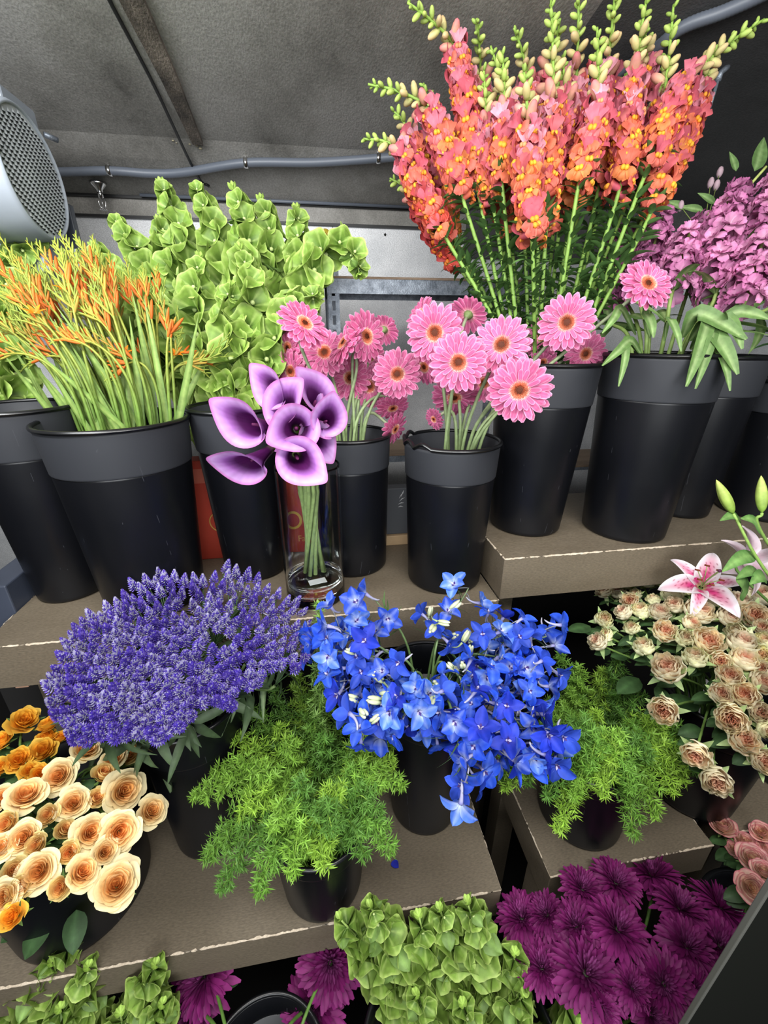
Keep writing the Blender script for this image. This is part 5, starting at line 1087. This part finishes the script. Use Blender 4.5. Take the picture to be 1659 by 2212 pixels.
# ------------------------------------------------------------------ delphinium
def delph_mesh(seed, c1, c2):
    r = random.Random(seed); g = G()
    def col(U, V): c = mix(c2, c1, np.clip(U * 2.4, 0, 1)); c = mix(c, c1 * .7, np.exp(-((np.abs(V) - .5) / .12) ** 2) * .4); return mix(c, c2, np.exp(-(V * 4) ** 2) * .25)
    for i in range(5):
        V, F, C = petal(.030 * r.uniform(.9, 1.1), .021 * r.uniform(.85, 1.1), P_oval, r.uniform(.2, .95), r.uniform(-1.1, .2), r.uniform(.1, .6), 8, 5, col, .002, r.uniform(-.4, .4), .05, r.random() * 6); g.add(rz(V, i * 2 * PI / 5 + r.uniform(-.2, .2)), F, C * r.uniform(.75, 1.12))
    tube(g, spline([[0, 0, 0], [.003, 0, -.012], [.010, 0, -.022], [.018, 0, -.026]], 8), [.0042, .0034, .0028, .0023, .002, .0018, .0014, .001], 6, lin((150, 150, 206)), lin((206, 206, 216)))
    for k in range(4): V, F, C = petal(.008, .004, P_oval, 1.0, -.3, .2, 4, 3, lin((70, 50, 120)) if k % 2 else lin((206, 200, 226)), 0); g.add(rz(V, k * 1.57 + .3), F, C)
    return mesh('blossom', g, M_PETAL)
B1, B2, BW = lin((54, 86, 204)), lin((108, 142, 224)), lin((200, 214, 236))
DM = [delph_mesh(1, B1, lin((60, 90, 220))), delph_mesh(2, lin((44, 88, 222)), B2), delph_mesh(3, lin((80, 124, 226)), BW), delph_mesh(4, lin((38, 64, 200)), lin((70, 80, 206))), delph_mesh(5, lin((50, 90, 220)), BW)]
h = G()
for k in range(3): ball(h, (.003 * math.cos(k * 2.1), .003 * math.sin(k * 2.1), .012), .011, lin((206, 220, 160)), 6, 6, sc3=(.3, .3, 1), col2=lin((230, 234, 206)))
tube(h, spline([[0, 0, 0], [.003, 0, -.010], [.012, 0, -.016]], 6), [.002, .0016, .0013, .001, .0008, .0006], 5, lin((176, 196, 140)))
DBUD = mesh('bud', h, M_PETAL)
DE = [ (810, 1295, .80, 60, 2), (735, 1360, .76, 70, 6), (715, 1405, .76, 60, 5), (765, 1470, .74, 60, 7), (800, 1555, .70, 60, 7), (870, 1550, .70, 60, 7), (780, 1400, .78, 55, 6), (850, 1480, .73, 50, 6),
  (1012, 1270, .84, 50, 2), (955, 1350, .82, 60, 4), (1090, 1370, .80, 60, 7), (1180, 1375, .80, 50, 4), (1150, 1470, .76, 60, 7), (1130, 1550, .72, 60, 7), (1175, 1620, .68, 50, 6), (1060, 1620, .68, 60, 7), (1010, 1700, .64, 50, 3), (985, 1570, .70, 55, 6), (1010, 1470, .75, 60, 7), (1070, 1450, .77, 60, 7), (1040, 1530, .72, 60, 7), (930, 1520, .72, 45, 5), (1110, 1420, .79, 50, 6), (1140, 1600, .69, 50, 6), (1000, 1400, .80, 40, 3)]
rimc = BK['c4'][0] + np.array([0, 0, BK['c4'][3]])
for i, (u, v, d, spd, nb) in enumerate(DE):
    tip = atd(u, v, d); base, S_ = stempath('c4', tip, nrm(tip - rimc), .04, .8); t = thing('delphinium_stalk', base); stembuild('stem', S_, np.linspace(.003, .0012, len(S_)), t, base, lin((96, 128, 72)), lin((120, 140, 100)))
    g = G()
    for k in range(nb + (2 if nb > 4 else 0)):
        if i in (0, 8): uu, vv = u + (-28, 20)[k % 2] + rnd.uniform(-8, 8), v + (-5, 40)[k % 2] + rnd.uniform(-8, 8)
        else: a = k * 2.4 + i; rr = spd * math.sqrt((k + .3) / nb) * .9; uu, vv = u + rr * math.cos(a), v + rr * math.sin(a)
        dd = d + rnd.uniform(-.035, .03); p = atd(uu, vv, dd); o_n = nrm(p - (tip + (rimc - tip) * .25)); n = nrm(o_n * .7 + nrm(CAM - p) * rnd.uniform(-.7, .75) + np.array([rnd.uniform(-.5, .5), rnd.uniform(-.5, .5), rnd.uniform(-.5, .4)]))
        w_ = rnd.random(); ms = DM[0] if w_ < .24 else DM[1] if w_ < .52 else DM[3] if w_ < .66 else DM[4] if w_ < .84 else DM[2]
        put('blossom', ms, t, frame(n, rnd.uniform(0, 6)), p - base, rnd.uniform(.82, 1.08)); sq = S_[-1 - (k % 4)]; tube(g, bez(sq, sq + (p - sq) * .4, p - n * .03, p - n * .004, 6) - base, .0011, 4, lin((120, 124, 130)))
    build('flower_stalk', g, M_STEM, t)
    if i in (4, 6, 9, 18, 24, 21, 7):
        for k in range(4): p = tip + np.array([rnd.uniform(-.03, .03), rnd.uniform(-.03, .03), rnd.uniform(.0, .035)]); put('bud', DBUD, t, frame((rnd.uniform(-1, 1), rnd.uniform(-1, .2), rnd.uniform(0, 1))), p - base, rnd.uniform(.9, 1.3))
    g = Pieces(); small_leaves(g, S_, .5, .9, 8, .05, .004, lin((84, 112, 66)), base); g.build('leaf', M_LEAF, t); reg('delph', t, tip)
q = atz(847, 1861, ZC); g = G(); V, F, C = petal(.020, .015, P_oval, .1, .3, .4, 7, 5, lin((50, 60, 190)), 0, .5); g.add(V + [0, 0, .001], F, C); e = put('fallen_petal', mesh('fallen_petal', g, M_PETAL), None, rotm((0, 0, 1), -1), q); tag(e, 'single fallen blue petal on the lower stand beside the left fern', 'petal')

# ------------------------------------------------------------------ lilies
def lily(u, v, s, n, label, back=False, roll=0):
    P = atd(u, v, .86 if not back else .90); n = facedir(P, *n); c7 = BK['c7']; t_, S_ = stempath('c7', P - n * .05, n, .05, .6); base = t_
    t = thing('stargazer_lily', base, label, 'flower'); g = G(); wh, pk, dk = lin((240, 232, 238)), lin((214, 66, 130)), lin((150, 20, 70))
    def col(U, V):
        c = mix(wh, pk, np.clip(1.5 - U * 1.5, 0, 1) * np.clip(1.25 - np.abs(V) * 1.4, 0, 1)); sp = (np.sin(U * 61 + np.sin(V * 23) * 3) * np.sin(V * 17 + U * 9) > .62) & (U < .62) & (np.abs(V) < .7); c = mix(c, dk, sp * .8); c = mix(c, lin((190, 190, 120)), np.clip(1 - U * 8, 0, 1))
        return mix(c, lin((226, 208, 218)), .75 + 0 * U) if back else c
    for i in range(6):
        V, F, C = petal(.088 if i % 2 else .084, .042 if i % 2 else .028, P_lance, 1.05, -1.75 - .3 * rnd.random(), .35, 26, 17, col, .004, rnd.uniform(-.3, .3), .03, i); g.add(rz(V, i * PI / 3), F, C)
    R = frame(n, roll); put('tepals', mesh('tepals', g, M_CALLA), t, R, P - n * .045 * s - base, s)
    g = G()
    for k in range(6): a = k * PI / 3 + .4; Q = spline([[0, 0, 0], [.006 * math.cos(a), .006 * math.sin(a), .03], [.020 * math.cos(a), .020 * math.sin(a), .062]], 8); tube(g, Q, .0009, 5, lin((180, 200, 130))); tube(g, [Q[-1] + [-.004, .002, 0], Q[-1] + [.004, -.002, .001]], .0019, 6, lin((120, 52, 24)))
    tube(g, spline([[0, 0, 0], [.003, 0, .04], [.012, 0, .078]], 8), .0016, 6, lin((150, 160, 100))); ball(g, (.0125, 0, .079), .0036, lin((110, 60, 90)), 7, 5); put('stamens', mesh('stamens', g, M_PETAL), t, R, P - n * .045 * s - base, s)
    stembuild('stem', S_, .003, t, base, lin((90, 124, 60))); return t
lily(1527, 1250, 1.05, (.10, .45, .85), 'pink and white spotted lily opening above the cream spray roses', roll=.4)
lily(1648, 1208, 1.0, (.55, .35, -.5), 'pale lily seen from behind at the right edge under the buds', True, roll=.2)
for i, (u, v, u2, v2, u3, v3) in enumerate(((1563, 1068, 1584, 1110, 1659, 1240), (1645, 1062, 1646, 1108, 1650, 1160))):
    tp, lo, kn = atd(u, v, .80), atd(u2, v2, .80), atd(u3, v3, .82); c, br, tr, H = BK['c7']; base = c + np.array([-.02 + .03 * i, 0, .03]); t = thing('lily_bud', base, ('slender closed green lily bud leaning left', 'closed green lily bud standing upright at the right edge')[i], 'bud')
    P = spline([base, c + np.array([0, -.02, H]), kn, lo], 30); stembuild('stem', P, np.linspace(.004, .0026, 30), t, base, lin((84, 118, 56)), lin((140, 172, 88)))
    d = tp - lo; L = np.linalg.norm(d) * 1.75; g = G(); zz = np.linspace(0, 1, 12); rad = np.sin(PI * zz ** .8) ** .75 * L * .13 + .0005
    prof = np.stack([rad, zz * L], 1); lathe(g, prof, 18, (0, 0, 0), mix(lin((120, 156, 60)), lin((186, 200, 110)), zz)); V = g.V[0]; an = np.arctan2(V[:, 1], V[:, 0]); k_ = 1 - .16 * (np.abs(np.cos(1.5 * an)) < .12); V[:, 0] *= k_; V[:, 1] *= k_
    put('bud', mesh('bud', g, M_LEAF), t, frame(d), lo - base)
    g = Pieces()
    for (a, b, W) in ([((1600, 1125), (1555, 1125), .010), ((1630, 1200), (1560, 1235), .014), ((1640, 1240), (1590, 1250), .012)] if i == 0 else [((1645, 1150), (1600, 1120), .012), ((1655, 1250), (1620, 1262), .014), ((1610, 1290), (1590, 1255), .022)]):
        p, q = atd(*a, .82), atd(*b, .79); Q = spline([p, (p + q) / 2 + [0, 0, .012], q], 9); Tq = np.gradient(Q, axis=0); sd = np.array([nrm(np.cross(x, -_fw + [0, 0, .6])) for x in Tq]); wv = W * P_lance(np.linspace(.05, .98, 9)); V = np.stack([Q + sd * (k * wv)[:, None] for k in (-1, 0, 1)], 1); U_, V_ = np.meshgrid(np.linspace(0, 1, 9), np.linspace(-1, 1, 3), indexing='ij'); g.add(V.reshape(-1, 3) - base, gridF(9, 3), leafcol(lin((70, 112, 56)), lin((104, 144, 74)), lin((130, 166, 96)))(U_, V_).reshape(-1, 3))
    g.build('leaf', M_LEAF, t)
# dark foliage under the cream roses and at the bottom
for i, (u, v, dp, L, W, az, el, col) in enumerate(((1275, 1352, .92, .06, .035, 3.3, .1, DGREEN), (1310, 1370, .90, .06, .03, 2.6, 0, DGREEN), (1380, 1465, .86, .07, .04, 3.5, 0, DGREEN), (1510, 1520, .82, .07, .045, 2.9, .1, DGREEN), (1420, 1480, .84, .06, .03, 4.5, -.2, DGREEN), (1480, 1580, .84, .06, .035, 4.3, -.4, DGREEN), (1560, 1350, .9, .06, .03, 3.6, 0, DGREEN), (100, 1965, .70, .06, .045, 4.4, -.5, DGREEN), (165, 1965, .68, .055, .035, 4.9, -.5, DGREEN), (60, 1960, .72, .05, .04, 4.0, -.4, DGREEN), (290, 2080, .80, .035, .03, 2, 0, lin((84, 108, 72))))):
    t = loose_leaf('rose_leaf', u, v, dp, L, W, az, el, col, None); reg('loose', t, atd(u, v, dp))
cream_st = 0
for key, desc, cat, group, where in (
    ('roseY', 'pale yellow rose with peach centre', 'rose', 'pale yellow roses at the lower left', 'of pale bunch'),
    ('roseD', 'deep golden yellow rose', 'rose', 'golden yellow roses at the left edge', 'of the golden roses'),
    ('roseC', 'cream spray rose with coral heart', 'rose', 'cream spray roses on the right', 'of cream bunch'),
    ('roseP', 'cream rose with pink edges', 'rose', 'pink-edged roses at the right edge', 'beside the chrysanthemums'),
    ('mumR', 'dark purple chrysanthemum', 'flower', 'purple chrysanthemums at the lower right', 'of the lower right bunch'),
    ('bellU', 'tall green bells of Ireland stalk', 'flower', 'bells of Ireland behind the callas', 'of upper bunch'),
    ('bellL', 'bells of Ireland stalk behind crocosmia', 'flower', 'bells of Ireland at the left edge', 'at left edge'),
    ('bellC', 'green bells of Ireland stalk', 'flower', 'bells of Ireland at the bottom centre', 'at bottom centre'),
    ('bellB', 'green bells of Ireland stalk', 'flower', 'bells of Ireland in the bottom left corner', 'in bottom left corner'),
    ('croc', 'orange-budded crocosmia stalk', 'flower', 'crocosmia in the wide left bucket', 'of bunch'),
    ('snap', 'coral orange snapdragon stalk', 'flower', 'snapdragons in the tall bucket', 'of snapdragon bunch'),
    ('stock', 'mauve stock flower spike', 'flower', 'mauve stock on the right', 'of stock bunch'),
    ('stockleaf', 'broad green stock leaf', 'leaf', 'loose leaves over the stock bucket rim', 'around stock bucket'),
    ('edge', 'dark leafy stem in right edge bucket', 'stem', 'leafy stems at the right edge', ''),
    ('fill', 'violet and white filler spray', 'flower', 'violet filler sprays', 'of violet bunch'),
    ('droop', 'grey green leaf drooping under violet filler', 'leaf', 'leaves under the violet filler', ''),
    ('fernL', 'feathery green fern frond', 'fern', 'fronds of the left fern', 'of left fern'),
    ('fernR', 'feathery green fern frond', 'fern', 'fronds of the right fern', 'of right fern'),
    ('delph', 'blue delphinium stalk', 'flower', 'blue delphinium in the middle', 'of blue bunch'),
    ('loose', 'dark green rose leaf', 'leaf', 'rose leaves', 'of loose leaves')):
    label_bunch(key, desc, cat, group, where)
